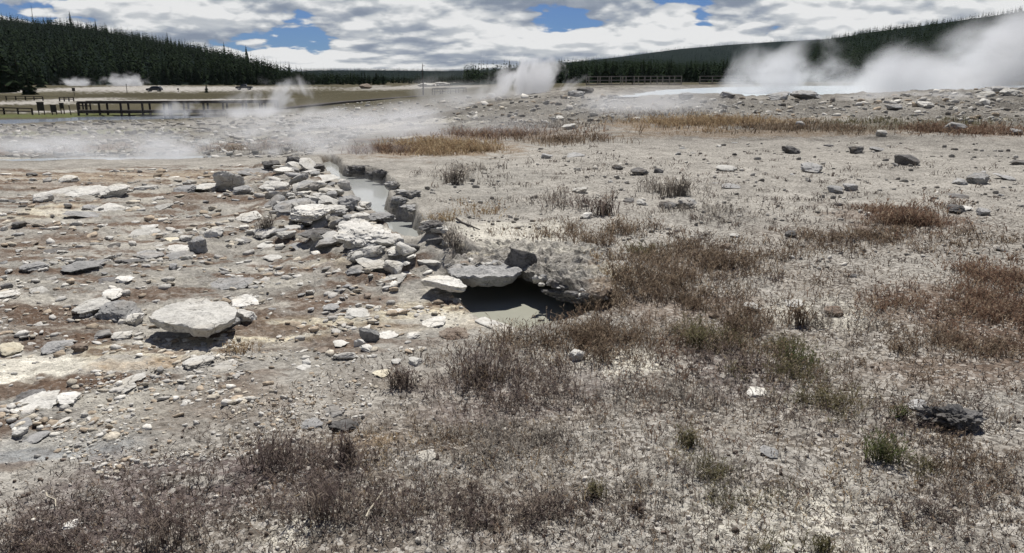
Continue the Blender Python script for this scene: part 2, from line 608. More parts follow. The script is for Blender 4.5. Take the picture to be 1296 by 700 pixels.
def ground_mat():
    m, n = new_mat('geyser_ground')
    at_ = n.n('ShaderNodeAttribute', attribute_name='col')
    li = n.n('ShaderNodeAttribute', attribute_name='litter')
    g = n.n('ShaderNodeNewGeometry')
    P = g.outputs['Position']
    f1 = n.noise(P, 26.0, 5, .65)
    f2 = n.noise(P, 95.0, 3, .6)
    f3 = n.noise(P, 6.0, 4, .6)
    v = n.math('ADD', n.math('ADD', n.math('MULTIPLY', f1, .5), n.math('MULTIPLY', f2, .35)), n.math('MULTIPLY', f3, .3))
    mul = n.ramp(v, [(.40, (.42, .40, .38)), (.55, (.86, .86, .86)), (.72, (1.28, 1.28, 1.27))])
    base = n.mix(1.0, at_.outputs['Color'], mul, 'MULTIPLY')
    # organic litter: broken dark crumbs and pale sinter chips
    vo = n.n('ShaderNodeTexVoronoi', feature='F1'); vo.inputs['Scale'].default_value = 42
    wv = n.n('ShaderNodeVectorMath', operation='ADD')
    nz = n.n('ShaderNodeTexNoise'); nz.inputs['Scale'].default_value = 60; nz.inputs['Detail'].default_value = 2
    n.l(P, nz.inputs['Vector'])
    sc = n.n('ShaderNodeVectorMath', operation='SCALE'); sc.inputs['Scale'].default_value = .025
    n.l(nz.outputs['Color'], sc.inputs[0]); n.l(P, wv.inputs[0]); n.l(sc.outputs[0], wv.inputs[1])
    n.l(wv.outputs[0], vo.inputs['Vector'])
    sp = n.n('ShaderNodeSeparateColor'); n.l(vo.outputs['Color'], sp.inputs[0])
    dk = n.math('MULTIPLY', n.smooth(sp.outputs[0], .50, .60), li.outputs['Fac'])
    pl = n.math('MULTIPLY', n.smooth(sp.outputs[1], .72, .80), li.outputs['Fac'])
    base = n.mix(n.math('MULTIPLY', dk, .72), base, (.055, .045, .038))
    base = n.mix(n.math('MULTIPLY', pl, .65), base, (.50, .475, .43))
    hg = n.math('ADD', n.math('ADD', n.math('MULTIPLY', f1, .6), n.math('MULTIPLY', f2, .45)), n.math('MULTIPLY', n.math('MULTIPLY', sp.outputs[2], li.outputs['Fac']), .45))
    finish(n, base, 1.0, hg, .9, .03, .0)
    return m


M['ground'] = ground_mat()


def veg_mat():
    m, n = new_mat('dry_plant')
    a = n.n('ShaderNodeAttribute', attribute_name='col')
    d = n.n('ShaderNodeBsdfDiffuse'); t = n.n('ShaderNodeBsdfTranslucent')
    n.l(a.outputs['Color'], d.inputs[0]); n.l(a.outputs['Color'], t.inputs[0])
    mx = n.n('ShaderNodeMixShader'); mx.inputs[0].default_value = .38
    n.l(d.outputs[0], mx.inputs[1]); n.l(t.outputs[0], mx.inputs[2])
    o = n.n('ShaderNodeOutputMaterial'); n.l(mx.outputs[0], o.inputs[0])
    return m


M['veg'] = veg_mat()


def plain(name, col, rough=.8, var=.25, scale=8.0, spec=.2, metal=0.0):
    m, n = new_mat(name)
    g = n.n('ShaderNodeNewGeometry')
    a = n.noise(g.outputs['Position'], scale, 4, .6)
    c = n.mix(a, tuple(x * (1 - var) for x in col), tuple(min(1, x * (1 + var)) for x in col))
    p = finish(n, c, rough, None, spec=spec)
    p.inputs['Metallic'].default_value = metal
    return m


M['wood'] = plain('weathered_wood', (.040, .034, .030), .9, .35, 3.0)
M['palewood'] = plain('bleached_wood', (.24, .22, .20), .9, .3, 3.0)
M['sign'] = plain('sign_panel', (.035, .032, .03), .6, .2)
M['paint'] = plain('car_paint', (.018, .018, .022), .25, .1, 1.0, .5)
M['glass'] = plain('car_glass', (.015, .018, .02), .08, .05, 1.0, .6)
M['tyre'] = plain('tyre_rubber', (.02, .02, .02), .9, .1)
M['rim'] = plain('wheel_metal', (.30, .30, .31), .4, .1, 1.0, .5, .6)
M['lamp'] = plain('lamp_lens', (.5, .45, .4), .2, .05, 1.0, .5)
M['bark'] = plain('conifer_bark', (.075, .058, .045), .95, .35, 2.0)
M['snag'] = plain('dead_wood', (.06, .052, .047), .95, .3, 2.0)
M['twig'] = plain('bleached_twig', (.42, .38, .30), .9, .2, 20.0)
M['orange'] = plain('red_barrier', (.45, .10, .07), .7, .1)


def conifer_mat(name, a, b):
    m, n = new_mat(name)
    g = n.n('ShaderNodeNewGeometry'); oi = n.n('ShaderNodeObjectInfo')
    x = n.noise(g.outputs['Position'], .45, 4, .6)
    y = n.noise(g.outputs['Position'], .02, 2, .5)
    c = n.mix(n.math('ADD', n.math('MULTIPLY', x, .6), n.math('MULTIPLY', y, .4)), a, b)
    br = n.math('ADD', n.math('MULTIPLY', oi.outputs['Random'], .5), .75)
    cb = n.n('ShaderNodeCombineXYZ')
    for i in range(3): n.l(br, cb.inputs[i])
    finish(n, n.mix(1.0, c, cb.outputs[0], 'MULTIPLY'), .95, spec=.0)
    return m


M['conifer'] = conifer_mat('conifer_needles', (.012, .021, .012), (.036, .050, .024))
M['forest'] = conifer_mat('forest_needles', (.010, .018, .011), (.030, .041, .021))
M['farforest_hazed'] = conifer_mat('far_forest_haze_tint', (.007, .013, .014), (.015, .024, .024))  # faint blue of the distant air is mixed into the needle colour
M['hillfloor'] = plain('forest_floor', (.010, .015, .012), .95, .3, .02, 0.0)


def water_mat(name, col, rough=.08):
    m, n = new_mat(name)
    g = n.n('ShaderNodeNewGeometry')
    a = n.noise(g.outputs['Position'], 2.2, 3, .5)
    c = n.mix(a, tuple(x * .88 for x in col), tuple(x * 1.12 for x in col))
    p = finish(n, c, rough, n.noise(g.outputs['Position'], 14.0, 3, .5), .08, .01, .5)
    p.inputs['IOR'].default_value = 1.33
    return m


M['milky'] = water_mat('milky_water', (.29, .30, .285))
M['cavewater'] = water_mat('green_grey_water', (.30, .30, .25), .12)
M['spring'] = water_mat('spring_water', (.26, .28, .28), .15)
M['hot'] = water_mat('hot_pool_water', (.42, .47, .49), .2)
M['riverw'] = water_mat('river_water', (.13, .15, .18), .15)

# ------------------------------------------------------------------ colour patches of the ground (pixel ellipse -> world ellipse)
C_PALE = np.array([.322, .306, .274]); C_GREYMUD = np.array([.26, .25, .225]); C_CREAM = np.array([.62, .56, .42])
C_WHITE = np.array([.68, .65, .56]); C_BROWN = np.array([.120, .083, .060]); C_OCHRE = np.array([.40, .29, .18])
C_SOIL = np.array([.20, .170, .140]); C_MEADOW = np.array([.080, .073, .050]); C_GREEN = np.array([.095, .105, .045])
C_ORANGE = np.array([.235, .175, .118]); C_ROAD = np.array([.33, .315, .29]); C_BLUEMUD = np.array([.30, .31, .31]); C_PURP = np.array([.15, .12, .115])
PATCHES = [  # cx, cy, rx, ry, colour, strength, noise
    # left sinter field
    (120, 225, 260, 9, C_OCHRE * .8, .55), (60, 235, 120, 6, C_BROWN * 1.6, .5), (290, 253, 70, 7, C_BROWN, .8), (225, 247, 60, 5, C_BROWN * 1.3, .6),
    (60, 268, 50, 12, C_CREAM, .75), (85, 262, 30, 5, C_OCHRE, .6), (210, 285, 60, 9, C_BROWN * 1.2, .65), (90, 303, 60, 8, C_BROWN * 1.2, .7), (20, 320, 60, 6, C_BROWN * 1.4, .5),
    (200, 268, 120, 8, C_GREYMUD * 1.15, .8), (150, 340, 230, 14, C_GREYMUD, .85), (300, 330, 70, 12, C_GREYMUD, .85), (70, 362, 110, 9, C_GREYMUD, .8),
    (60, 395, 110, 14, C_BROWN, .85), (330, 395, 50, 14, C_BROWN * 1.1, .75), (400, 385, 60, 18, C_BROWN * 1.3, .65), (120, 432, 40, 14, C_BROWN * 1.1, .8),
    (45, 465, 70, 20, C_WHITE, 1.0), (30, 478, 70, 12, C_WHITE, .9), (200, 445, 110, 12, C_CREAM, .95), (320, 425, 110, 9, C_CREAM, .95), (165, 462, 90, 9, C_OCHRE, .7), (380, 410, 70, 12, C_CREAM * .95, .8),
    (100, 487, 110, 8, C_BROWN * 1.1, .75), (300, 440, 80, 7, C_BROWN * 1.1, .6), (430, 430, 60, 10, C_BROWN * 1.2, .7),
    (50, 570, 110, 20, C_BLUEMUD, .85), (120, 548, 80, 12, C_GREYMUD * 1.1, .7), (270, 590, 90, 18, C_GREYMUD * 1.05, .6), (15, 510, 60, 18, C_GREYMUD * 1.1, .6),
    (520, 395, 90, 18, C_CREAM * .95, .8), (570, 392, 50, 14, C_CREAM, .9), (555, 408, 60, 8, C_WHITE, .7), (600, 410, 30, 8, C_OCHRE, .35), (505, 415, 50, 6, C_OCHRE * .8, .5),
    (480, 378, 50, 9, C_BROWN * 1.4, .6), (395, 340, 60, 8, C_BROWN * 1.5, .5), (420, 332, 40, 6, C_CREAM, .5),
    # right of the channel
    (640, 300, 90, 22, C_WHITE, .7), (590, 330, 70, 10, C_CREAM, .6), (700, 335, 70, 14, C_WHITE * .95, .7), (780, 345, 50, 12, C_CREAM * .8, .5), (750, 365, 30, 15, C_OCHRE * .8, .4), (770, 372, 25, 18, C_OCHRE * .75, .5),
    (620, 235, 120, 25, C_GREYMUD * 1.2, .7), (560, 190, 130, 10, C_ORANGE, .9), (640, 172, 130, 7, C_BROWN * 1.5, .6), (700, 180, 60, 5, C_ORANGE * .8, .5),
    (900, 155, 190, 6, C_ORANGE, .95), (1000, 168, 330, 7, C_ORANGE * .75, .8), (1150, 158, 200, 8, C_MEADOW * 1.2, .8), (1260, 165, 110, 9, C_BROWN * 1.6, .7), (840, 163, 80, 4, C_ORANGE, .8),
    (1130, 275, 90, 18, C_BROWN * 1.5, .6), (1060, 300, 120, 10, C_SOIL, .4), (1250, 195, 70, 8, C_GREYMUD * .9, .5),
    (800, 460, 70, 20, C_WHITE, .85), (730, 450, 40, 20, C_PALE, .5), (690, 480, 70, 14, C_PALE * 1.2, .5), (1040, 400, 110, 24, C_WHITE * .9, .65), (1190, 350, 140, 22, C_PALE * 1.25, .6), (1080, 330, 120, 16, C_PALE * 1.1, .5), (960, 370, 60, 20, C_PALE * 1.2, .5),
    (1250, 410, 130, 55, C_BROWN * 1.35, .8), (1200, 470, 120, 24, C_BROWN * 1.5, .6), (860, 390, 110, 30, C_BROWN * 1.5, .55), (930, 470, 90, 40, C_PURP, .6), (900, 330, 70, 18, C_BROWN * 1.6, .4),
    (1230, 530, 120, 30, C_PALE * 1.1, .5), (1080, 600, 170, 40, C_PALE * 1.15, .6), (1010, 660, 170, 50, C_WHITE * .85, .7), (1200, 660, 120, 50, C_PALE * 1.1, .6), (830, 610, 130, 45, C_PALE * 1.15, .6), (760, 680, 120, 30, C_PALE * 1.1, .5),
    (370, 680, 60, 30, C_WHITE * .95, .8), (560, 590, 120, 30, C_PALE * 1.05, .5), (460, 560, 80, 14, C_OCHRE * .8, .45), (640, 640, 120, 40, C_SOIL, .4),
    (150, 640, 230, 60, C_PURP * 1.0, .75), (380, 590, 110, 40, C_PURP * 1.0, .75), (60, 690, 160, 40, C_PURP * .8, .7), (620, 500, 140, 50, C_PURP * 1.25, .55), (500, 480, 90, 25, C_SOIL * .9, .6), (330, 510, 150, 30, C_SOIL * 1.1, .6),
    (240, 610, 50, 10, C_GREYMUD * 1.2, .7), (110, 625, 40, 12, C_GREYMUD * 1.1, .5),
    (40, 470, 80, 15, C_WHITE, 1.0), (20, 482, 50, 9, C_WHITE * 1.05, .9), (235, 443, 85, 7, C_WHITE, .9), (330, 421, 75, 6, C_WHITE * .95, .85), (565, 402, 45, 9, C_WHITE * .95, .7), (85, 268, 40, 6, C_WHITE * .9, .7),
    (60, 436, 70, 8, C_BROWN * .9, .85), (150, 478, 120, 5, C_BROWN, .8), (70, 412, 90, 9, C_BROWN * .9, .8), (360, 402, 60, 8, C_BROWN, .75),
    # distance, left
    (150, 180, 330, 14, C_MEADOW * 1.2, .75), (60, 190, 100, 8, C_BROWN * 1.4, .7), (200, 160, 240, 6, C_GREYMUD * .66, .7), (330, 152, 220, 5, C_PALE * .8, .8), (90, 168, 120, 4, C_GREEN * 1.4, .6), (300, 172, 150, 6, C_PALE * .75, .6), (250, 185, 140, 4, C_BROWN * 1.5, .6),
    (450, 163, 190, 3.0, C_WHITE * .9, .7), (520, 135, 170, 9, C_GREYMUD * .66, .8), (500, 148, 170, 8, C_GREYMUD * .66, .7), (700, 140, 170, 10, C_GREYMUD * .66, .8), (850, 140, 200, 9, C_GREYMUD * .66, .7), (1000, 133, 160, 8, C_GREYMUD * .66, .7),
    (60, 146.5, 150, 3.5, C_GREEN, .95), (130, 145, 60, 2, C_GREEN, .8), (-200, 150, 150, 6, C_GREEN, .9), (60, 141.5, 60, 1.6, C_ROAD, .9),
    (20, 131, 130, 2.2, C_ROAD, .9), (80, 127, 70, 5, C_ROAD, .95), (230, 127.4, 190, 1.5, C_ROAD, .95),
    (250, 121.5, 200, 3.4, C_MEADOW * .8, .95), (170, 120.5, 60, 2.5, C_MEADOW * .75, .9), (470, 122, 130, 6, C_MEADOW * .9, .95), (400, 127, 140, 4, C_MEADOW * .95, .8),
    (215, 113.2, 200, 4.2, C_ROAD, 1.0), (110, 112.5, 60, 4.5, C_ROAD, .95), (20, 119, 50, 3.0, C_MEADOW * 1.2, .9), (20, 117, 30, 1.3, C_ROAD, .7),
    (505, 111.5, 70, 2.6, C_ROAD * .9, .9), (545, 107.5, 30, 3.0, C_ROAD * 1.15, .9), (465, 110, 16, 2.2, C_ROAD * .85, .9), (590, 110, 30, 2.2, C_ROAD * .8, .7),
]
PW = []
for p in PATCHES:
    cx, cy, rx, ry, colr, s = p
    c = at(cx, cy); e = at(cx + rx, cy); t1 = at(cx, max(cy - ry, 101.6)); t0 = at(cx, cy + ry)
    PW.append((c[0], 0.5 * (t0[1] + t1[1]), abs(e[0] - c[0]), max(0.5 * (t1[1] - t0[1]), .03), colr, s))
FIELD_R = [P0(px, py) for px, py in [(700, 420), (640, 440), (560, 450), (470, 455), (330, 490), (200, 560), (0, 600), (-500, 640), (-600, 1200), (2000, 1200), (1800, 300), (1296, 265), (960, 275), (850, 320), (790, 380)]]


def ground_colour(x, y):
    n1 = fbm(x, y, .9, 4, .55, 31.0); n2 = fbm(x, y, 3.1, 4, .55, 37.0)
    r = np.hypot(x, y)
    c = C_PALE[None] * (1 + .22 * n1 + .16 * n2)[:, None]
    # lichen-grey, weathered sinter farther out
    n3 = fbm(x, y, .30, 4, .6, 43.0)
    wz = sst(r + 3 * n1, 18.5, 27)
    c = c * (1 - wz * np.clip(.42 + .40 * n3 + .25 * n1, .0, .75))[:, None]
    # wet marsh on the left: brown, green and pale bands
    az_ = x / np.maximum(y, 1)
    mb = sst(r, 21, 25) * (1 - sst(r, 88, 112)) * (1 - sst(az_ + .1 * n3, -.16, .02)) * (y > 0)
    for cc, sx_, o_, lo_, hi_, st_ in ((C_BROWN * 1.1, .5, 3.0, .02, .30, .8), (np.array([.11, .105, .07]), .35, 8.0, .08, .42, .7), (C_WHITE * .75, .4, 15.0, .24, .42, .85), (np.array([.095, .095, .092]), .45, 27.0, -.02, .36, .85)):
        k = mb * sst(fbm(x * sx_, y, .42, 4, .6, o_), lo_, hi_) * st_
        c = c * (1 - k[:, None]) + cc[None] * k[:, None]
    # foreground plant ground
    fs = poly_sd(x, y, FIELD_R) + .35 * n1 + .15 * n2
    litter = 1 - sst(fs, -.6, .3)
    soil = (1 - sst(fs, -.9, .2)) * np.clip(.62 + .75 * n1 + .5 * n2, 0, 1)
    soil = soil * (.80 - .25 * sst(x, -.5, 1.5))
    c = c * (1 + .12 * sst(x, -1.0, 1.0))[:, None]
    c = c * (1 - soil[:, None]) + C_SOIL[None] * soil[:, None]
    # plain far from the springs
    far = sst(r, 55, 130)
    c = c * (1 - far[:, None]) + (C_MEADOW[None] * (1 + .25 * fbm(x, y, .05, 4, .6, 3.0))[:, None]) * far[:, None]
    for (cx, cy, rx, ry, colr, s) in PW:
        dx = (x - cx) / rx; dy = (y - cy) / ry
        q = dx * dx + dy * dy
        sel = q < 3.2
        if not sel.any(): continue
        k = (1 - sst(np.sqrt(q[sel]) + .42 * n2[sel] + .30 * n1[sel], .45, 1.12)) * s
        c[sel] = c[sel] * (1 - k[:, None]) + colr[None] * k[:, None] * (1 + .12 * n2[sel])[:, None]
    # thin streaky brown staining on the sinter field
    sf = 1 - sst(poly_sd(x, y, SINTER_FIELD), -.3, .5)
    st = fbm(x * .6, y * 1.6, 2.0, 4, .6, 51.0)
    k = sf * sst(st, .10, .42) * .85
    c = c * (1 - k[:, None]) + (C_BROWN * 1.15)[None] * k[:, None]
    k = sf * sst(-st, .28, .6) * .45
    c = c * (1 - k[:, None]) + np.array([[.50, .475, .41]]) * k[:, None]
    litter = np.maximum(litter * np.clip(.8 + .5 * n2, .3, 1), (.28 + .3 * sst(x, -1.0, 1.5)) * (1 - far))
    return np.clip(c, .02, .8), litter


# ------------------------------------------------------------------ ground sheet (polar grid, finer towards where one stands)
def build_ground():
    th = np.concatenate([np.linspace(-math.pi, -.78, 40, endpoint=False), np.linspace(-.78, -.64, 16, endpoint=False), np.linspace(-.64, .64, 660, endpoint=False), np.linspace(.64, .78, 16, endpoint=False), np.linspace(.78, math.pi, 40)])
    rr = [.25]
    rad = [0.25, .6, 1.0, 1.5]
    r_ = 1.9
    while r_ < 15000:
        rad.append(r_)
        if r_ < 16: stp = max(.008, r_ * r_ / (F * H) * 1.25)
        elif r_ < 60: stp = min(.09 * (r_ / 16.0) ** 1.3, .6)
        elif r_ < 450: stp = r_ * .016
        else: stp = r_ * .12
        if r_ < 16: stp = min(stp, .11)
        r_ += stp
    rad = np.array(rad)
    nt, nr = len(th), len(rad)
    T, RR = np.meshgrid(th, rad)
    x = (RR * np.sin(T)).ravel(); y = (RR * np.cos(T)).ravel()
    z = np.empty_like(x); col = np.empty((len(x), 3)); lit = np.empty_like(x)
    for s in range(0, len(x), 100000):
        sl = slice(s, s + 100000)
        z[sl] = ground_z(x[sl], y[sl])
        col[sl], lit[sl] = ground_colour(x[sl], y[sl])
    z = z - sst(np.hypot(x, y), 2000, 12000) * 3
    i = np.arange(nr - 1)[:, None] * nt + np.arange(nt - 1)[None]
    f = np.stack([i, i + 1, i + 1 + nt, i + nt], -1).reshape(-1, 4)[:, ::-1]
    print('ground verts', len(x))
    g = np_obj('ground', np.stack([x, y, z], 1), f, M['ground'], col, True, attrs={'litter': lit})
    tag(g, 'pale grey thermal ground with brown stains and dry plants', kind='structure')


build_ground()


def water_sheet(name, poly, z, mat, grow=.3):
    P = np.asarray(poly)[:, :2]
    c = P.mean(0)
    pts = []
    for p in P:
        d = p - c
        pts.append(p + d / (np.linalg.norm(d) + 1e-9) * grow)
    me = bpy.data.meshes.new(name)
    me.from_pydata([(p[0], p[1], z) for p in pts], [], [tuple(range(len(pts)))])
    if me.polygons[0].normal.z < 0: me.flip_normals()
    me.materials.append(mat)
    o = link(bpy.data.objects.new(name, me))
    return tag(o, kind='structure')


water_sheet('channel_water', CHANNEL, CH_W, M['milky'], .0)['label'] = 'milky grey water in the narrow channel'
water_sheet('cave_water', CAVE, CV_W, M['cavewater'], .0)['label'] = 'greenish grey water under the rock ledge'
water_sheet('spring_water', SPRING, -.35, M['spring'], .0)['label'] = 'steaming pool behind the rubble'
water_sheet('hot_pool_water', HOTPOOL, .90, M['hot'], .0)['label'] = 'pale hot pool at the foot of the wooded hill'
water_sheet('river_water', RIVER, -3.35, M['riverw'], .0)['label'] = 'blue grey river in front of the boardwalk'

# ------------------------------------------------------------------ rocks
def ico(sub):
    bm = bmesh.new(); bmesh.ops.create_icosphere(bm, subdivisions=sub, radius=1.0)
    v = np.array([p.co[:] for p in bm.verts]); f = np.array([[q.index for q in p.verts] for p in bm.faces])
    bm.free()
    return v, f


ICO = {k: ico(k) for k in (1, 2, 3, 4, 5)}


def rock_verts(seed, sub, dims, nside=7, rough=.06, layer=.07, dome=.0):
    """broken stone: a random polytope, scaled to dims (full size), roughened; base at z = 0"""
    rg = np.random.default_rng(seed)
    u, f = ICO[sub]
    pl = []
    a0 = rg.uniform(0, 6.28)
    for k in range(nside):
        a = a0 + 2 * math.pi * k / nside + rg.normal(0, .30)
        el = rg.normal(-.12, .32)
        pl.append((math.cos(a) * math.cos(el), math.sin(a) * math.cos(el), math.sin(el), rg.uniform(.58, 1.0)))
    tx, ty = rg.normal(0, .13, 2)
    pl.append((tx, ty, 1.0, rg.uniform(.72, .85) + dome))
    pl.append((rg.normal(0, .35), rg.normal(0, .35), .85, rg.uniform(.72, .92) + dome))
    pl.append((rg.normal(0, .6), -rg.uniform(.2, .9), .8, rg.uniform(.70, .9) + dome))
    for _ in range(2):
        a = rg.uniform(0, 6.28)
        pl.append((.6 * math.cos(a), .6 * math.sin(a), .8, rg.uniform(.78, .98) + dome))
    pl.append((0, 0, -1, .8))
    r = np.full(len(u), 1.25)
    for (nx, ny, nz, d) in pl:
        nn = math.sqrt(nx * nx + ny * ny + nz * nz)
        dt = (u[:, 0] * nx + u[:, 1] * ny + u[:, 2] * nz) / nn
        r = np.where(dt > .05, np.minimum(r, d / np.maximum(dt, .05)), r)
    v = u * r[:, None]
    off = rg.uniform(0, 90, 3)
    n = pnoise3(v * 2.3 + off) * rough * 1.5 + pnoise3(v * 5.1 + off) * rough + (pnoise3(v * 11.0 + off) * rough * .7 if sub >= 3 else 0) + (pnoise3(v * 23.0 + off) * rough * .5 if sub >= 4 else 0)
    v = v * (1 + n)[:, None]
    if layer:
        q = np.stack([v[:, 2] * 6 + off[0], np.arctan2(v[:, 1], v[:, 0]) * .7 + off[1], np.zeros(len(v))], 1)
        v[:, :2] *= (1 + layer * pnoise3(q) * 1.6)[:, None]
    mn, mx = v.min(0), v.max(0)
    v = (v - (mn + mx) / 2) / (mx - mn) * np.asarray(dims)[None]
    v[:, 2] += dims[2] / 2
    return v, f


def smooth_angle(me, ang=38):
    try:
        me.polygons.foreach_set('use_smooth', np.ones(len(me.polygons), bool))
        me.set_sharp_from_angle(angle=R(ang))
    except Exception:
        pass


def rock(name, px, py, wpx, hpx, tone, label, seed=None, dr=1.05, tilt=None, rz=None, sub=None, rough=.07, layer=.08, sink=.14, nside=7, cat='rock', group=None, dome=0.0, lift=0.0, plane=None, d=None):
    p = at(px, py)
    if plane is not None: p = on_plane(px, py, plane)
    if d is not None:
        p = at_dist(px, py, d); p[2] = gz(p[0], p[1])
    dist = math.hypot(p[0], p[1])
    m = math.hypot(dist, H) / F
    beta = math.atan2(H - p[2], dist)
    wd = wpx * m
    dp = wd * dr
    hz = max(.24 * hpx * m, (hpx * m - dp * math.sin(beta)) / math.cos(beta))
    seed = seed if seed is not None else int(px * 31 + py * 7)
    if sub is None: sub = 5 if wpx > 34 else (4 if wpx > 14 else 3)
    v, f = rock_verts(seed, sub, (wd, dp, hz * (1 + sink)), nside, rough, layer, dome)
    me = np_mesh(name, v, f, M[tone])
    smooth_angle(me)
    o = link(bpy.data.objects.new(name, me))
    cy = p[1] + dp * .42; cx = p[0] * cy / p[1]
    zb = p[2] + lift if (lift or plane is not None) else min(gz(cx, cy), p[2] + .05)
    o.location = (cx, cy, zb - hz * sink)
    if tilt is None: tilt = (random.uniform(1, 11), random.gauss(0, 5))
    o.rotation_euler = (R(tilt[0]), R(tilt[1]), R(rz if rz is not None else random.uniform(-14, 14)))
    return tag(o, label, cat, group)


def slab_poly(name, pix, ztop, thick, tone, label, cat='rock slab', seed=1, under=.75, rough=.012, tilt=None, n=96, rings=12, extra_back=None, crumble=0.0, cols=None, mat=None, as_ground=False):
    """flat slab whose top outline was measured in the picture on the level ztop"""
    P = np.array([on_plane(a, b, ztop)[:2] for a, b in pix])
    if extra_back is not None:
        P = np.concatenate([P, np.asarray(extra_back)])
    c = P.mean(0)
    # resample
    seg = np.linalg.norm(np.roll(P, -1, 0) - P, axis=1); cum = np.concatenate([[0], np.cumsum(seg)])
    s = np.linspace(0, cum[-1], n, endpoint=False)
    Q = np.concatenate([P, P[:1]])
    ox = np.interp(s, cum, Q[:, 0]); oy = np.interp(s, cum, Q[:, 1])
    O = np.stack([ox, oy], 1) - c
    rg = np.random.default_rng(seed); off = rg.uniform(0, 50, 3)
    ext = np.abs(O).max()
    wv = pnoise(ox * 7 + off[0], oy * 7 + off[1]) * .022 + pnoise(ox * 19 + off[0], oy * 19 + off[1]) * .007
    O = O * (1 + (wv / max(ext, .05) * .6))[:, None]
    vs = []; rows = []

    def ring(scale, z, jit=0.0):
        k = len(rows)
        A = O * scale
        X = A[:, 0] + c[0]; Y = A[:, 1] + c[1]
        if jit:
            ph = pnoise(np.arange(n) * .11 + k * .7 + off[2], np.full(n, k * .45)) * jit * 1.6 + pnoise(np.arange(n) * .41 + k * 2.7, np.full(n, k * 1.3)) * jit * .5
            X = X + A[:, 0] / ext * ph; Y = Y + A[:, 1] / ext * ph
        Z = z + (pnoise(X * 6 + off[0], Y * 6) * rough + pnoise(X * 17 + off[1], Y * 17) * rough * .6 + pnoise(X * 45 + off[1], Y * 45) * rough * .4) + (crumble * np.maximum(0, pnoise(X * 13, Y * 13 + off[2])) if crumble else 0)
        rows.append(np.stack([X, Y, Z], 1))
    for i in range(1, rings + 1):
        t = i / rings
        ring(t, ztop - .10 * thick * t ** 6)
    nl = 6
    for i in range(1, nl + 1):
        t = i / nl
        ring(1.006 - (1 - under) * t ** 1.4, ztop - thick * (.1 + .9 * t), .012 if i < nl else .006)
    ring(under * .5, ztop - thick * 1.0)
    V = [np.array([[c[0], c[1], ztop]])] + rows + [np.array([[c[0], c[1], ztop - thick]])]
    V = np.concatenate(V)
    F_ = []
    nr = len(rows)
    for j in range(n):
        k = (j + 1) % n
        F_.append((0, 1 + j, 1 + k))
        for i in range(nr - 1):
            a = 1 + i * n
            F_.append((a + j, a + n + j, a + n + k)); F_.append((a + j, a + n + k, a + k))
        a = 1 + (nr - 1) * n
        F_.append((a + j, len(V) - 1, a + k))
    F_ = np.array(F_)
    org = np.array([c[0], c[1], ztop - thick])
    at_ = None
    if as_ground:
        gcol, glit = ground_colour(V[:, 0], V[:, 1])
        V[:, 2] += .012 * fbm(V[:, 0], V[:, 1], 7.0, 4, .6, 3.0)
        cols = gcol; at_ = {'litter': np.maximum(glit, .55)}; mat = M['ground']
    V = V - org
    me = np_mesh(name, V, F_, mat or M[tone], cols, attrs=at_)
    # outward normals
    bm = bmesh.new(); bm.from_mesh(me); bmesh.ops.recalc_face_normals(bm, faces=bm.faces); bm.to_mesh(me); bm.free()
    smooth_angle(me, 42)
    o = link(bpy.data.objects.new(name, me))
    o.location = org
    if tilt: o.rotation_euler = (R(tilt[0]), R(tilt[1]), 0)
    return tag(o, label, cat)


# --- the big stones, measured one by one
slab_poly('rock_slab', [(187, 399), (197, 390), (214, 384), (240, 379), (262, 379), (284, 383), (302, 391), (298, 401), (281, 408), (264, 414), (246, 413), (236, 408), (206, 405)], .13, .08, 'pale',
          'large flat pale slab propped over a black hollow, beside the cream streak', seed=3, under=.86, rough=.014, tilt=(1.5, -1))
rock('slab_chip', 309, 409, 30, 17, 'white', 'pale angular stone butting the right end of the large propped slab', dr=.7, seed=12)
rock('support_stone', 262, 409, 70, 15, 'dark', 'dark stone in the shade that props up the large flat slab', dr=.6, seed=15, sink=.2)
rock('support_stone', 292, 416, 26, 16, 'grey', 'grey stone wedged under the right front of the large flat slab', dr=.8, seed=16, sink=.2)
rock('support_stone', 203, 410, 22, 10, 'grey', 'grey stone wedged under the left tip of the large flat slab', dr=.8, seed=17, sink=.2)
slab_poly('ledge_slab', [(562, 336), (585, 333), (620, 332), (655, 336), (661, 343), (640, 348), (600, 350), (572, 346)], .135, .10, 'grey',
          'thick grey roof slab over the left side of the cave pool', seed=8, under=.80, rough=.02, crumble=.02,
          extra_back=None)
ROOFB = [np.array([.0, 7.35]), np.array([-.35, 7.4]), np.array([-.72, 7.15])]
slab_poly('roof_crust', [(567, 337), (600, 336), (650, 337), (668, 343), (700, 354), (735, 368), (764, 374), (775, 366), (772, 352)], .135, .07, 'cream',
          'pale crust bridging the cave pool behind its grey roof slab', seed=18, under=.93, rough=.03, crumble=.05, n=260, rings=46, as_ground=True,
          extra_back=[np.array([.9, 7.3]), np.array([.45, 7.55]), np.array([0, 7.6]), np.array([-.45, 7.5])], cat='rock crust')
rock('overhang_ledge', 727, 386, 92, 30, 'dark', 'rough grey crumbling ledge hanging over the right side of the cave pool', dr=.42, seed=41, rough=.22, layer=.16, plane=-.02, sub=5, rz=-24, sink=0, tilt=(0, 0))
rock('overhang_ledge', 682, 361, 48, 20, 'grey', 'short rough lip at the peak of the cave mouth, under the dark wedge', dr=.5, seed=43, rough=.22, layer=.14, plane=.02, sub=5, rz=-28, sink=0, tilt=(0, 0))
rock('crumbly_bank', 758, 393, 26, 34, 'dark', 'dark crumbling bank at the far right end of the cave pool', dr=.9, seed=47, rough=.18, sub=5, plane=-.06)
rock('wedge_stone', 656, 339, 40, 25, 'dark', 'smooth dark wedge standing point down above the cave mouth', dr=.35, seed=52, nside=5, rough=.015, layer=.01, tilt=(-8, 20), sub=4, plane=.14)
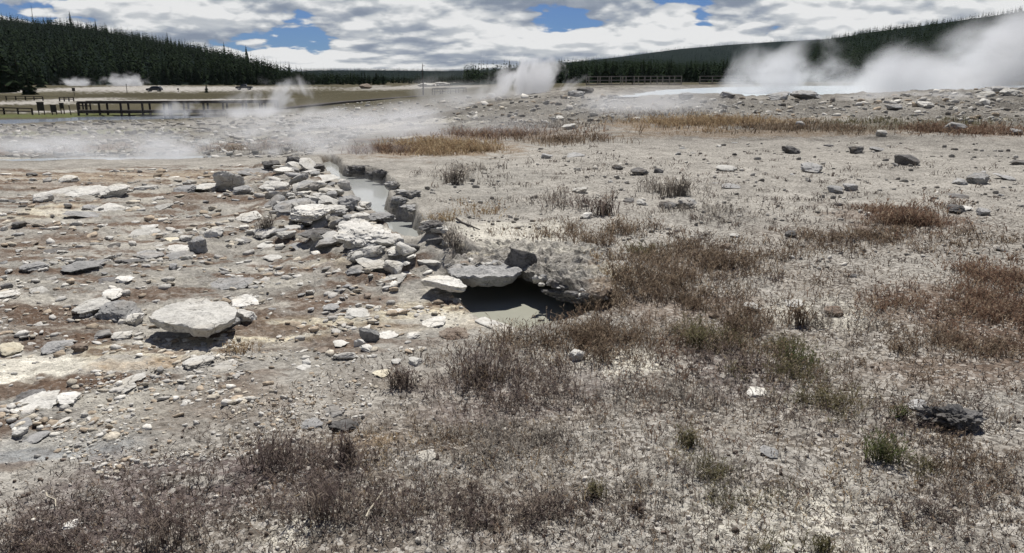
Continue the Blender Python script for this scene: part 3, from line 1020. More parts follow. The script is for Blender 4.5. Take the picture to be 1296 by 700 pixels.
slab_poly('rock_slab', [(533, 355), (545, 349), (565, 347), (582, 353), (590, 360), (578, 362), (555, 358)], .12, .055, 'white',
          'white slab with a black gap under it, left of the cave pool', seed=22, under=.88, rough=.01, tilt=(0, 3))
rock('block', 617, 398, 26, 16, 'cream', 'small layered pale block at the left edge of the cave water', dr=.6, seed=60, layer=.12)
rock('white_stone', 584, 381, 19, 8, 'white', 'small white stone in front of the gap left of the cave pool', dr=.5, seed=61)
slab_poly('rock_slab', [(600, 405), (612, 400), (632, 407), (656, 416), (652, 421), (628, 417)], .012, .03, 'pale', 'narrow white crust plate along the near shore of the cave water', seed=23, under=.9, rough=.006)
slab_poly('rock_slab', [(521, 325), (532, 318), (548, 315), (566, 322), (570, 329), (552, 333), (530, 331)], .12, .06, 'white', 'bright white flat slab between the channel end and the cave', seed=24, under=.85, rough=.012)
rock('dark_shard', 516, 318, 30, 12, 'dark', 'dark flat shard at the lower end of the channel', dr=.5, seed=71, tilt=(0, 12))
rock('dark_shard', 552, 312, 26, 10, 'dark', 'dark shard standing on the right corner of the channel end', dr=.5, seed=72, tilt=(0, -10))
# leaning plank slab in the channel
_o = rock('leaning_slab', 518, 292, 34, 8, 'grey', 'long grey slab leaning out of the channel water', dr=.5, seed=73, nside=6, rough=.02, lift=.02, sink=0)
_o.rotation_euler = (R(-20), R(-34), R(20))

RK = [  # px, base py, w, h, tone, label
    # rubble heap left of the channel
    (292, 241, 40, 28, 'pale', 'big pale slab tipped up on edge at the back of the rubble field', dict(tilt=(30, 8), dr=.35, seed=101, sink=.2)),
    (262, 243, 38, 13, 'pale', 'low rounded pale slab just left of the tipped up slab', {}),
    (312, 246, 28, 12, 'grey', 'grey block at the foot of the tipped up slab', {}),
    (344, 213, 24, 13, 'dark', 'dark block on the far rim of the heap, left one', dict(rough=.1)),
    (371, 211, 18, 12, 'dark', 'dark block on the far rim of the heap, right one', dict(rough=.1)),
    (396, 213, 34, 12, 'dark', 'long dark earthy lump on the far rim beside the channel mouth', dict(rough=.12)),
    (327, 222, 44, 8, 'grey', 'flat grey ledge lying behind the heap', {}),
    (348, 241, 34, 15, 'pale', 'pale rounded slab with a dark underside on the heap', {}),
    (391, 243, 30, 14, 'grey', 'rounded grey boulder on the upper part of the heap', dict(dome=.1)),
    (437, 241, 18, 14, 'white', 'white boulder at the water edge of the channel', dict(dome=.15, dr=.8)),
    (404, 251, 16, 9, 'white', 'small white plate in the middle of the heap', {}),
    (421, 251, 14, 8, 'grey', 'small grey stone beside the small white plate on the heap', {}),
    (410, 232, 40, 8, 'pale', 'long pale flake on the channel side of the heap', {}),
    (378, 270, 60, 27, 'grey', 'broad rough grey block with an undercut left end', dict(rough=.11, layer=.14, sub=4)),
    (352, 270, 18, 18, 'dark', 'dark broken stone at the undercut left end of the broad block', dict(rough=.1)),
    (425, 271, 28, 14, 'white', 'white flat stone right of the broad rough block', {}),
    (443, 266, 28, 20, 'grey', 'rough dark grey stone on the channel bank below the white boulder', dict(rough=.12)),
    (462, 266, 18, 12, 'pale', 'pale rubble stone on the bank, highest by the water', {}),
    (395, 291, 56, 22, 'white', 'big pale block roofing a black hollow in the heap', dict(lift=.10, rough=.08, dr=.8)),
    (400, 304, 44, 16, 'dark', 'stone coloured like shade in the heap hollow', dict(rough=.06)),  # dark tone stands in for the shade inside the hollow
    (372, 290, 26, 12, 'white', 'white stone left of the black hollow', {}),
    (416, 318, 34, 14, 'grey', 'smooth dark grey boulder in front of the heap', dict(dome=.15, rough=.02, layer=0)),
    (465, 320, 84, 42, 'white', 'largest mass of the heap, whitish and lumpy, above the channel end', dict(rough=.13, layer=.05, sub=5, seed=131, dr=1.0, nside=9)),
    (456, 306, 20, 24, 'grey', 'grey lump set in the face of the largest whitish mass', dict(dr=.7, rough=.07)),
    (459, 320, 20, 14, 'grey', 'second grey lump low on the largest whitish mass', dict(dr=.7, rough=.07)),
    (482, 284, 40, 17, 'grey', 'grey rough rock at the narrowing of the channel', dict(rough=.12)),
    (500, 300, 24, 11, 'pale', 'pale rough rock just above the channel end', dict(rough=.12)),
    (462, 331, 56, 18, 'pale', 'tilted plate with a dark edge in front of the whitish mass', dict(tilt=(6, -9), dr=.4)),
    (505, 330, 30, 12, 'pale', 'pale stone between the whitish mass and the bright slab', {}),
    (478, 346, 56, 14, 'pale', 'broken pale plates below the tilted plate', dict(rough=.09)),
    (448, 349, 24, 12, 'grey', 'grey stone left of the broken pale plates', {}),
    (515, 348, 36, 11, 'white', 'white plate right of the broken pale plates', {}),
    (495, 360, 34, 10, 'pale', 'pale flat stone nearest the cave on the front slope of the heap', {}),
    (336, 302, 32, 11, 'pale', 'flat pale stone on the grey mud left of the heap', {}),
    (354, 296, 22, 10, 'grey', 'grey stone under the little dark shrub', {}),
    (362, 307, 24, 12, 'pale', 'pale stone on the mud closest to the black hollow', {}),
    (338, 314, 24, 8, 'white', 'white stone lying alone on the mud left of the smooth boulder', {}),
    (378, 315, 24, 5, 'grey', 'thin grey flake on the mud left of the smooth boulder', {}),
    (345, 330, 26, 7, 'pale', 'pale flake at the front edge of the mud', {}),
    (458, 226, 38, 13, 'dark', 'dark undercut bank lump at the back of the channel, left one', dict(rough=.16, dr=.5)),
    (484, 231, 24, 14, 'dark', 'dark undercut bank lump at the back of the channel, right one', dict(rough=.16, dr=.5)),
    (518, 252, 30, 12, 'grey', 'rough grey bank knob where the channel bends', dict(rough=.16, dr=.7)),
    (524, 273, 40, 13, 'grey', 'rough grey bank knob above the leaning slab', dict(rough=.16, dr=.7)),
    (546, 300, 34, 15, 'dark', 'dark crumbling bank edge right of the leaning slab', dict(rough=.18, dr=.6)),
    (440, 297, 28, 18, 'white', 'white lump on the left shoulder of the largest whitish mass', dict(rough=.10)),
    (480, 303, 32, 20, 'white', 'white lump on the crown of the largest whitish mass', dict(rough=.10)),
    (500, 314, 28, 16, 'white', 'white lump on the right shoulder of the largest whitish mass', dict(rough=.10)),
    (452, 284, 26, 13, 'pale', 'pale lump behind the largest whitish mass', dict(rough=.14)),
    (432, 311, 22, 14, 'pale', 'pale lump between the smooth boulder and the whitish mass', dict(rough=.12)),
    (446, 225, 18, 9, 'grey', 'small crust knob at the very back of the channel bank', dict(rough=.17, dr=.75)),
    (472, 230, 20, 11, 'dark', 'dark crust knob in the middle of the back bank', dict(rough=.17, dr=.75)),
    (497, 240, 22, 11, 'grey', 'crust knob where the back bank turns', dict(rough=.17, dr=.75)),
    (506, 247, 18, 8, 'pale', 'pale crust knob on the turn of the bank', dict(rough=.17, dr=.75)),
    (506, 261, 24, 12, 'grey', 'crumbling crust lump on the right bank, upper', dict(rough=.17, dr=.75)),
    (500, 270, 20, 10, 'grey', 'crumbling crust lump on the right bank, lower', dict(rough=.17, dr=.75)),
    (545, 287, 26, 10, 'pale', 'pale crust lump above the leaning slab', dict(rough=.17, dr=.75)),
    (556, 302, 24, 11, 'white', 'white crust lump right of the channel end', dict(rough=.17, dr=.75)),
    (568, 312, 22, 9, 'pale', 'pale crust lump beside the grey bank bush', dict(rough=.17, dr=.75)),
    # left field
    (147, 250, 38, 17, 'pale', 'pale plate with a lifted right end in the left field', dict(tilt=(8, -6))),
    (116, 247, 44, 12, 'pale', 'long slab with a dark front edge left of the lifted plate', {}),
    (78, 246, 46, 10, 'pale', 'flat pale slab at the left end of the far row of slabs', {}),
    (88, 231, 22, 8, 'white', 'whitish slab alone on the far brown flat', {}),
    (41, 223, 12, 5, 'dark', 'little dark stone near the far pool, leftmost', {}),
    (56, 256, 22, 12, 'pale', 'leaning pale chunk below the far row of slabs', {}),
    (142, 266, 42, 12, 'white', 'white angular slab on the ochre stain', {}),
    (115, 266, 18, 8, 'grey', 'grey stone touching the white angular slab', {}),
    (118, 275, 60, 6, 'grey', 'thin grey ledge below the white angular slab', dict(dr=.5)),
    (206, 266, 22, 6, 'pale', 'pale loaf shaped stone on the bare mud flat', {}),
    (187, 241, 26, 8, 'pale', 'pale stone behind the bare mud flat', {}),
    (234, 243, 26, 9, 'grey', 'grey slab behind the bare mud flat', {}),
    (316, 281, 34, 14, 'white', 'white triangular stone at the mud edge', dict(nside=5)),
    (270, 300, 26, 14, 'white', 'white peaked stone in the left field', dict(nside=4, dr=.8)),
    (219, 306, 22, 7, 'cream', 'cream flat stone left of the white peaked stone', {}),
    (236, 305, 16, 8, 'pale', 'pale stone next to the cream flat stone', {}),
    (250, 321, 24, 21, 'grey', 'tall rounded grey stone in the left field', dict(dome=.1, dr=.8)),
    (227, 318, 28, 8, 'pale', 'pale plate behind the long grey slab', {}),
    (226, 329, 38, 10, 'grey', 'long grey slab beside the mud', {}),
    (190, 329, 32, 13, 'grey', 'broken dark grey slab pile at the middle of the left field', dict(rough=.1)),
    (163, 333, 36, 5, 'dark', 'thin dark plate lying flat in the mud', dict(dr=.4)),
    (47, 344, 32, 13, 'grey', 'rough grey stone low in the mud at far left', dict(rough=.1)),
    (106, 350, 44, 14, 'grey', 'layered broken heap with a dark left edge', dict(rough=.12, layer=.15)),
    (72, 319, 36, 7, 'dark', 'dark low ledge on the brown stain', {}),
    (25, 290, 13, 7, 'dark', 'dark stone on the speckled flat at far left', {}),
    (187, 291, 24, 5, 'pale', 'thin pale plate in the centre of the left field', {}),
    (184, 301, 34, 7, 'pale', 'pale sloping plate below the thin one', {}),
    (145, 312, 16, 5, 'dark', 'small dark plate on the mud', {}),
    (140, 359, 32, 9, 'dark', 'dark slab edge with a pale top behind the leaning stones', {}),
    (158, 359, 18, 8, 'white', 'white stone beside the dark slab edge', {}),
    (292, 367, 56, 13, 'grey', 'broad flat grey slab flush with the ground above the large propped slab', dict(dr=.7)),
    (50, 372, 20, 8, 'pale', 'pale stone at the far left edge of the brown dirt', {}),
    (12, 378, 26, 10, 'pale', 'pale stone cut by the left edge of the picture', {}),
    (10, 368, 12, 9, 'dark', 'dark stone behind the stone at the left edge', {}),
    (313, 389, 36, 13, 'white', 'white slab behind the right end of the large propped slab', {}),
    (117, 402, 50, 25, 'pale', 'pale boulder slab left of the leaning grey stone', dict(seed=204)),
    (153, 409, 52, 28, 'grey', 'grey triangular slab leaning between two pale stones', dict(seed=205, nside=4, tilt=(10, 6))),
    (171, 413, 21, 16, 'white', 'white cube shaped stone at the left tip of the large propped slab', dict(nside=5)),
    (156, 411, 13, 9, 'white', 'little white stone left of the white cube shaped stone', {}),
    (143, 379, 26, 11, 'white', 'white stone behind the pale boulder slab', {}),
    (133, 428, 22, 11, 'grey', 'grey stone in front of the leaning slab, left', {}),
    (156, 431, 23, 12, 'pale', 'rounded pale stone in front of the leaning slab, right', {}),
    (251, 469, 40, 20, 'pale', 'rounded pale boulder in front of the large propped slab', dict(dome=.1, seed=210)),
    (283, 471, 36, 8, 'pale', 'flat pale stone right of the rounded pale boulder', {}),
    (12, 452, 27, 15, 'cream', 'cream stone at the left edge beside the white streak', {}),
    (72, 449, 32, 14, 'grey', 'grey stone half buried above the white streak', {}),
    (103, 447, 18, 13, 'brown', 'brown stone at the end of the white streak', {}),
    (86, 515, 27, 16, 'white', 'white rounded stone on the left beyond the blue grey mud', dict(seed=213)),
    (42, 515, 36, 17, 'dark', 'dark rough stone left of the white rounded stone', dict(rough=.1)),
    (38, 528, 60, 11, 'pale', 'flat pale plates under the dark rough stone', dict(rough=.08)),
    (30, 545, 24, 9, 'grey', 'flat grey plate at the edge of the blue grey mud', {}),
    (27, 558, 15, 12, 'white', 'small white stone standing in the blue grey mud', {}),
    (46, 562, 24, 8, 'grey', 'flat stone lying nearest on the blue grey mud', {}),
    (76, 540, 22, 8, 'pale', 'thin tilted plate above the blue grey mud', dict(tilt=(0, -14))),
    (170, 489, 28, 9, 'pale', 'pale plate on the pebbly slope below the cream streak', {}),
    (156, 499, 30, 7, 'pale', 'thin pale plate lower on the pebbly slope', {}),
    # in front of the cave
    (452, 402, 32, 15, 'pale', 'pale stone with a dark front hollow on the cream ground', dict(seed=230)),
    (420, 396, 22, 10, 'grey', 'grey stone left of the pale stone on the cream ground', {}),
    (465, 432, 30, 18, 'grey', 'dark slab topping the small stone pile', dict(tilt=(0, 18), dr=.4)),
    (491, 430, 28, 10, 'white', 'white stone right of the small stone pile', {}),
    (431, 441, 22, 10, 'white', 'white stone left of the small stone pile', {}),
    (438, 456, 34, 12, 'white', 'white shard lying at the front of the small stone pile', dict(tilt=(0, -12), dr=.4)),
    (466, 446, 22, 12, 'pale', 'pale broken shard in the middle of the small stone pile', dict(tilt=(0, 20))),
    (452, 440, 14, 12, 'white', 'upright white splinter in the small stone pile', dict(tilt=(0, 25), dr=.4)),
    (523, 430, 19, 10, 'white', 'white stone alone on the brown ground below the cave', {}),
    (549, 415, 30, 10, 'white', 'white plate with a dark edge on the cream shelf', {}),
    (505, 398, 16, 8, 'white', 'small white stone in the middle of the cream ground', {}),
    (466, 379, 10, 9, 'brown', 'small brown stone behind the cream ground', {}),
    (385, 469, 18, 6, 'white', 'thin white flake among the pebbles', {}),
    (388, 463, 11, 9, 'white', 'small white stone just behind the thin white flake', {}),
    (407, 446, 18, 10, 'brown', 'brown stone left of the small stone pile', {}),
    (482, 478, 22, 8, 'cream', 'cream stone by the dark round bush', {}),
    (526, 464, 18, 13, 'pale', 'pale stone right of the dark round bush', {}),
    (502, 462, 13, 8, 'white', 'little white stone on top of the dark round bush side', {}),
    (575, 432, 40, 16, 'brown', 'crumbling brown clod at the near shore left of the cave water', dict(rough=.14)),
    (440, 545, 34, 14, 'dark', 'rough dark clod at the mouth of the dark burrow', dict(rough=.24, layer=.04, seed=240, sink=.35, plane=-.02)),
    (416, 540, 28, 11, 'dark', 'dark crumbling clod at the left lip of the dark burrow', dict(rough=.24, layer=.04, sink=.35, plane=-.02)),
    (457, 535, 22, 10, 'dark', 'dark crumbling clod at the right lip of the dark burrow', dict(rough=.24, layer=.04, sink=.35, plane=-.02)),
    (420, 528, 34, 10, 'grey', 'grey crust plate behind the dark burrow', dict(rough=.16, plane=0.0, sink=.4)),
    (396, 545, 28, 12, 'grey', 'grey stone left of the dark burrow', dict(rough=.14)),
    # right
    (730, 458, 21, 17, 'pale', 'lone pale stone with a dark face among dry weeds, near the picture centre', dict(nside=5, seed=250)),
    (957, 504, 25, 12, 'white', 'pale stone sunk among weeds right of centre', {}),
    (951, 396, 20, 14, 'pale', 'pale stone with a dark underside in the weeds behind', {}),
    (903, 404, 14, 9, 'brown', 'small brown stone in the weeds left of the pale one', {}),
    (927, 406, 16, 6, 'brown', 'flat brown stone in the weeds beside the small brown one', {}),
    (1052, 402, 22, 16, 'brown', 'dark brownish stone on the pale patch at right', dict(seed=255)),
    (1004, 390, 26, 10, 'pale', 'low pale stone on the pale patch at right', {}),
    (1200, 548, 64, 40, 'dark', 'big dark crusty clod on the right', dict(rough=.26, layer=.03, sub=5, seed=259, dr=.7, sink=.15, nside=9)),
    (1176, 544, 40, 30, 'dark', 'left knob of the big dark crusty clod', dict(rough=.26, layer=.03, sub=5, seed=262, dr=.7, sink=.15, nside=9)),
    (1224, 544, 32, 26, 'dark', 'right knob of the big dark crusty clod', dict(rough=.26, layer=.03, sub=5, seed=263, dr=.7, sink=.15, nside=9)),
    (1160, 520, 24, 14, 'grey', 'grey lump behind the big dark clod', dict(rough=.15)),
    (974, 582, 26, 16, 'grey', 'grey stone half hidden in the right foreground', {}),
    (1274, 650, 16, 9, 'pale', 'small pale stone low at the right edge', {}),
    (540, 584, 26, 13, 'white', 'flat whitish plate in the foreground weeds', {}),
    (92, 672, 18, 9, 'white', 'small white stone low in the left foreground', {}),
    (692, 201, 16, 7, 'grey', 'oval grey stone on the far flat right of the channel', dict(dome=.1)),
    (728, 199, 24, 5, 'grey', 'flat grey stone near the oval one', {}),
    (780, 215, 15, 8, 'dark', 'dark peaked stone on the far flat', {}),
    (809, 222, 24, 11, 'dark', 'dark broken stone right of the peaked one', dict(rough=.1)),
    (833, 219, 13, 7, 'dark', 'small dark stone right of the broken one', {}),
    (846, 265, 26, 12, 'dark', 'dark blocky stone of the small outcrop, left', {}),
    (868, 264, 28, 15, 'grey', 'grey layered stone of the small outcrop, right', dict(rough=.1)),
    (812, 260, 15, 9, 'white', 'small white stone left of the outcrop', {}),
    (795, 256, 16, 5, 'dark', 'thin dark stone left of the small white one', {}),
    (743, 277, 15, 9, 'white', 'small white loaf shaped stone among grey weeds', {}),
    (735, 245, 22, 10, 'pale', 'pale leaning stone behind the grey weeds', dict(tilt=(0, -15))),
    (930, 301, 14, 6, 'white', 'bright white stone in the brown weeds', {}),
    (918, 315, 14, 8, 'brown', 'brown stone under the bright white stone', {}),
    (786, 334, 20, 6, 'pale', 'flat pale stone on the pale ground right of the cave', {}),
    (818, 327, 12, 6, 'dark', 'dark pebble beyond the flat pale stone', {}),
    (925, 239, 26, 6, 'grey', 'long flat stone on the right flat', {}),
    (920, 217, 30, 8, 'pale', 'pale low stone behind the long flat stone', {}),
    (1001, 195, 22, 10, 'dark', 'pair like dark stone at the far right flat', dict(rough=.12)),
    (1028, 219, 28, 12, 'grey', 'grey rough stone on the right flat', dict(rough=.1)),
    (1084, 195, 18, 9, 'dark', 'dark sloping stone on the far right flat', {}),
    (1109, 192, 18, 5, 'grey', 'thin grey plate right of the dark sloping stone', {}),
    (1147, 210, 29, 14, 'dark', 'dark wedge shaped block casting a black shadow at right', dict(nside=5, rough=.03, seed=290)),
    (1237, 234, 26, 14, 'grey', 'grey stone balanced on a flat dark one', dict(seed=291)),
    (1215, 234, 18, 8, 'grey', 'grey stone left of the balanced one', {}),
    (1055, 245, 19, 10, 'grey', 'small grey peaked stone, left of a pair', dict(nside=5)),
    (1076, 242, 17, 9, 'grey', 'small grey rounded stone, right of a pair', {}),
    (1213, 251, 24, 6, 'dark', 'flat dark plate on the right flat', {}),
    (1272, 228, 24, 6, 'grey', 'flat grey plate near the right edge', {}),
    (1290, 209, 16, 6, 'dark', 'dark stone touching the right edge', {}),
    (1208, 271, 22, 11, 'dark', 'dark triangular stone in reddish weeds', dict(nside=4)),
    (1243, 273, 14, 9, 'grey', 'grey stone right of the dark triangular one', {}),
    (1222, 267, 13, 5, 'white', 'white chip beside the dark triangular stone', {}),
    (1000, 301, 14, 10, 'dark', 'small dark pointed stone at the middle right', dict(nside=4)),
    (1090, 295, 18, 9, 'brown', 'brown clod at the edge of reddish weeds', dict(rough=.12)),
    (1268, 319, 14, 5, 'dark', 'thin dark stone at the right edge of the pale ground', {}),
    (1078, 352, 10, 5, 'dark', 'small dark stone on the pale ground', {}),
    (1203, 167, 25, 11, 'grey', 'low domed grey boulder in the orange grass', dict(dome=.1)),
    (1011, 163, 12, 9, 'grey', 'small grey boulder in the far grass', {}),
    (1115, 173, 12, 8, 'pale', 'pale pointed stone in front of the orange grass', {}),
    (1285, 171, 16, 6, 'grey', 'grey stone in the grass at the right edge', {}),
    (720, 164, 20, 8, 'white', 'white stone beyond the reddish grass', {}),
    (706, 153, 16, 7, 'white', 'white stone farther beyond the reddish grass', {}),
    (730, 139, 22, 7, 'grey', 'grey boulder on the rocky shore left of the hot pool', dict(d=42)),
    (740, 121, 24, 9, 'dark', 'dark boulder at the left end of the hot pool', dict(d=45)),
    (777, 123, 16, 5, 'dark', 'dark stone at the hot pool rim', dict(d=38)),
    (868, 123, 17, 8, 'grey', 'grey boulder on the near rim of the hot pool', dict(d=35)),
    (920, 123, 20, 6, 'grey', 'grey stone on the near rim of the hot pool, farther right', dict(d=35)),
    (985, 124, 28, 9, 'grey', 'pale grey rim boulder left of the dense steam', dict(d=34.5)),
    (1016, 124, 34, 11, 'grey', 'blocky rim boulder touching the dense steam', dict(rough=.1, d=34.5)),
    (1264, 109, 28, 9, 'grey', 'long grey boulder on the skyline knoll at right', dict(d=36)),
    (1280, 116, 22, 9, 'pale', 'pale boulder on the knoll at right', dict(d=33.5)),
    (1248, 120, 22, 8, 'pale', 'pale boulder on the left slope of the knoll', dict(d=33)),
    (540, 111, 24, 5, 'pale', 'pale far mound behind the tall snag, left one', dict(d=290)),
    (560, 110.5, 20, 5, 'pale', 'pale far mound behind the tall snag, right one', dict(d=295)),
    (463, 113, 16, 6, 'brown', 'brown rock standing for a low far structure at the meadow edge', dict(d=270)),  # rock shape used in place of a low brown structure
    (1130, 140, 18, 6, 'grey', 'grey stone in front of the steam', {}),
    (1170, 136, 20, 6, 'white', 'white stone in front of the steam', {}),
    (1245, 134, 12, 7, 'pale', 'pale stone below the knoll', {}),
]
for (px, py, wp, hp, tone, lab, kw) in RK:
    rock('rock', px, py, wp, hp, tone, lab, **kw)
for i_ in range(22):
    t_ = (i_ + random.uniform(0, .8)) / 22
    ct_ = random.choice(('dark', 'grey', 'dark', 'pale'))
    rock('crumb', 676 + 92 * t_ + random.gauss(0, 3), 353 + 27 * t_ + random.gauss(0, 4) + 4 * math.sin(t_ * 3), random.uniform(9, 21), random.uniform(6, 12), ct_,
         '%s crumbling lump on the right cave ledge, %s' % (ct_, ('by the dark wedge', 'left of its middle', 'at its middle', 'right of its middle', 'at its right end')[min(4, int(t_ * 5))]), rough=.2, dr=.8, plane=.115 - .05 * t_, sub=3, cat='rock', group='lumps on the right cave ledge')
for i_ in range(12):
    t_ = (i_ + random.uniform(0, .8)) / 12
    rock('crumb', 566 + 90 * t_, 338 + random.gauss(0, 2) - 2 * math.sin(t_ * 3), random.uniform(9, 18), random.uniform(4, 8), random.choice(('grey', 'pale', 'brown')),
         'crumb lying on the grey roof slab of the cave', rough=.2, dr=.8, plane=.125, sub=3, cat='rock', group='crumbs on the cave roof slab')

NAMED = [(r_[0], r_[1], r_[5]) for r_ in RK if len(r_[5].split()) <= 8]
# smaller loose stones that nothing tells apart: individuals by zone
PROTO = []
for k in range(14):
    v, f = rock_verts(900 + k, 3, (1, random.uniform(.55, .85), random.uniform(.16, .40)), random.choice((5, 6, 7)), .08, .08)
    PROTO.append((v, f))
ZONES = [
    (48, [(0, 285), (0, 350), (330, 350), (345, 300), (200, 270)], 'small flat sinter stone lying on the mud of the left field', 'small stones on the left field', (8, 17), ('pale', 'pale', 'grey', 'white')),
    (26, [(0, 225), (0, 262), (320, 262), (330, 228)], 'small flat stone on the far brown flat', 'small stones on the far brown flat', (8, 15), ('pale', 'grey', 'pale', 'dark')),
    (44, [(300, 350), (330, 400), (470, 400), (520, 360), (480, 340), (360, 335)], 'loose flat chip on the slope in front of the rubble heap', 'chips in front of the rubble heap', (7, 15), ('white', 'pale', 'pale', 'grey')),
    (84, [(340, 212), (400, 208), (428, 236), (460, 268), (500, 305), (530, 335), (500, 352), (440, 322), (360, 290), (330, 240)], 'broken stone wedged in the rubble heap', 'stones wedged in the rubble heap', (13, 36), ('white', 'pale', 'grey', 'pale', 'white')),
    (24, [(720, 180), (1296, 180), (1296, 260), (720, 260)], 'small grey stone scattered on the right flat', 'small stones on the right flat', (7, 13), ('grey', 'dark', 'grey', 'pale')),
]


def in_poly(x, y, P):
    c = False
    for i in range(len(P)):
        a, b = P[i], P[i - 1]
        if (a[1] > y) != (b[1] > y) and x < (b[0] - a[0]) * (y - a[1]) / (b[1] - a[1]) + a[0]: c = not c
    return c


_pm = {}
for (cnt, P, lab, grp, (w0, w1), tones) in ZONES:
    k = 0
    xs = [p[0] for p in P]; ys = [p[1] for p in P]
    while k < cnt:
        px, py = random.uniform(min(xs), max(xs)), random.uniform(min(ys), max(ys))
        if not in_poly(px, py, P): continue
        p = at(px, py)
        if p[2] < -.12: continue
        tone = random.choice(tones); q = random.randrange(14)
        if (q, tone) not in _pm:
            me = np_mesh('stone', *PROTO[q], M[tone]); smooth_angle(me); _pm[(q, tone)] = me
        o = link(bpy.data.objects.new('stone', _pm[(q, tone)]))
        s = random.uniform(w0, w1) * math.hypot(p[1], H) / F
        o.location = (p[0], p[1], p[2] - (.10 if w1 < 30 else .04) * s)
        o.scale = (s, s, s * random.uniform(.7, 1.2))
        ts = .34 if w1 > 30 else .13
        o.rotation_euler = (random.gauss(0, ts), random.gauss(0, ts), random.uniform(0, 6.28))
        near = min(NAMED, key=lambda r_: (r_[0] - px) ** 2 + 4 * (r_[1] - py) ** 2)
        tw = {'pale': 'pale', 'white': 'whitish', 'grey': 'grey', 'dark': 'dark'}[tone]
        ddx, ddy = px - near[0], py - near[1]
        rel = ('right of' if ddx > 0 else 'left of') if abs(ddx) > 2 * abs(ddy) else ('in front of' if ddy > 0 else 'behind')
        far_ = 'just ' if math.hypot(ddx, 2 * ddy) < 22 else ''
        tag(o, 'small %s %s %s%s the %s' % (tw, 'chip' if q % 2 else 'stone', far_, rel, near[2]), 'stone', grp)
        k += 1


# --- rubble and gravel: real little stones, too many to count
def scatter(n, sampler, zfun=ground_z):
    xy = sampler(n)
    return xy[:, 0], xy[:, 1], zfun(xy[:, 0], xy[:, 1])


def screen_pts(n, P, rg, jit=True):
    """n points spread over the ground area measured by picture polygon P (denser where nearer)"""
    P = np.array(P, float)
    out = []
    tot = 0
    while tot < n:
        q = rg.uniform(P.min(0), P.max(0), (n * 2, 2))
        ins = np.zeros(len(q), bool)
        for i in range(len(P)):
            a, b = P[i], P[i - 1]
            ins ^= ((a[1] > q[:, 1]) != (b[1] > q[:, 1])) & (q[:, 0] < (b[0] - a[0]) * (q[:, 1] - a[1]) / (b[1] - a[1] + 1e-9) + a[0])
        q = q[ins]
        out.append(q); tot += len(q)
    q = np.concatenate(out)[:n]
    u = (q[:, 0] - 648) / F; v = (350 - q[:, 1]) / F
    dx, dy, dz = u, CP + v * SP, -SP + v * CP
    # fixed point on base terrain
    s = (0 - H) / np.minimum(dz, -1e-3)
    for _ in range(25):
        z = base_z(dx * s, dy * s)
        s = .5 * s + .5 * np.clip((z - H) / np.minimum(dz, -1e-3), 1, 600)
    return dx * s, dy * s


def stones_mesh(name, xs, ys, size, tone_cols, mat, label, sub=1, flat=(.3, .7), seed=1):
    rg = np.random.default_rng(seed)
    n = len(xs)
    zs = ground_z(xs, ys)
    protos = []
    for k in range(12):
        rp = np.random.default_rng(5000 + k + seed * 50)
        an = np.sort(rp.uniform(0, 6.283, 6)) * .35 + np.linspace(0, 6.283, 6, endpoint=False) * .65
        r0 = rp.uniform(.30, .56, 6)
        top = np.stack([np.cos(an) * r0 * rp.uniform(.72, .98, 6), np.sin(an) * r0 * rp.uniform(.72, .98, 6), .5 + rp.normal(0, .10, 6)], 1)
        mid = np.stack([np.cos(an) * r0, np.sin(an) * r0, .1 + rp.normal(0, .12, 6)], 1)
        bot = np.stack([np.cos(an) * r0 * .8, np.sin(an) * r0 * .8, np.full(6, -.4)], 1)
        protos.append(np.concatenate([top, mid, bot, [[rp.normal(0, .06), rp.normal(0, .06), .56 + rp.uniform(0, .25)]]]) + np.array([0, 0, .4]))
    f = []
    for k in range(6):
        q = (k + 1) % 6
        f += [(18, k, q), (k, 6 + k, 6 + q), (k, 6 + q, q), (6 + k, 12 + k, 12 + q), (6 + k, 12 + q, 6 + q)]
    f = np.array(f)
    nv = len(protos[0])
    V = np.empty((n, nv, 3), np.float32)
    which = rg.integers(0, 12, n)
    PR = np.array(protos)[which]
    a = rg.uniform(0, 6.28, n); ca, sa = np.cos(a), np.sin(a)
    sx = size; sy = size * rg.uniform(.55, .95, n); sz = size * rg.uniform(*flat, n)
    X = PR[:, :, 0] * sx[:, None]; Y = PR[:, :, 1] * sy[:, None]; Z = (PR[:, :, 2] - .25) * sz[:, None]
    tx = rg.normal(0, .18, n)[:, None]; ty = rg.normal(0, .18, n)[:, None]
    Z = Z + X * tx + Y * ty
    V[:, :, 0] = xs[:, None] + X * ca[:, None] - Y * sa[:, None]
    V[:, :, 1] = ys[:, None] + X * sa[:, None] + Y * ca[:, None]
    V[:, :, 2] = zs[:, None] + Z
    F_ = (np.arange(n)[:, None, None] * nv + f[None]).reshape(-1, 3)
    cc = np.asarray(tone_cols)[rg.integers(0, len(tone_cols), n)] * rg.uniform(.75, 1.2, n)[:, None]
    C = np.repeat(cc, nv, 0)
    o = np_obj(name, V.reshape(-1, 3), F_, mat, C)
    return tag(o, label, kind='stuff')


def gravel_mat():
    m, n = new_mat('gravel_chips')
    a = n.n('ShaderNodeAttribute', attribute_name='col')
    g = n.n('ShaderNodeNewGeometry')
    x = n.noise(g.outputs['Position'], 60.0, 4, .6)
    c = n.mix(1.0, a.outputs['Color'], n.ramp(x, [(.3, (.6, .6, .6)), (.7, (1.25, 1.25, 1.25))]), 'MULTIPLY')
    finish(n, c, .95, x, .5, .01, .02)
    return m


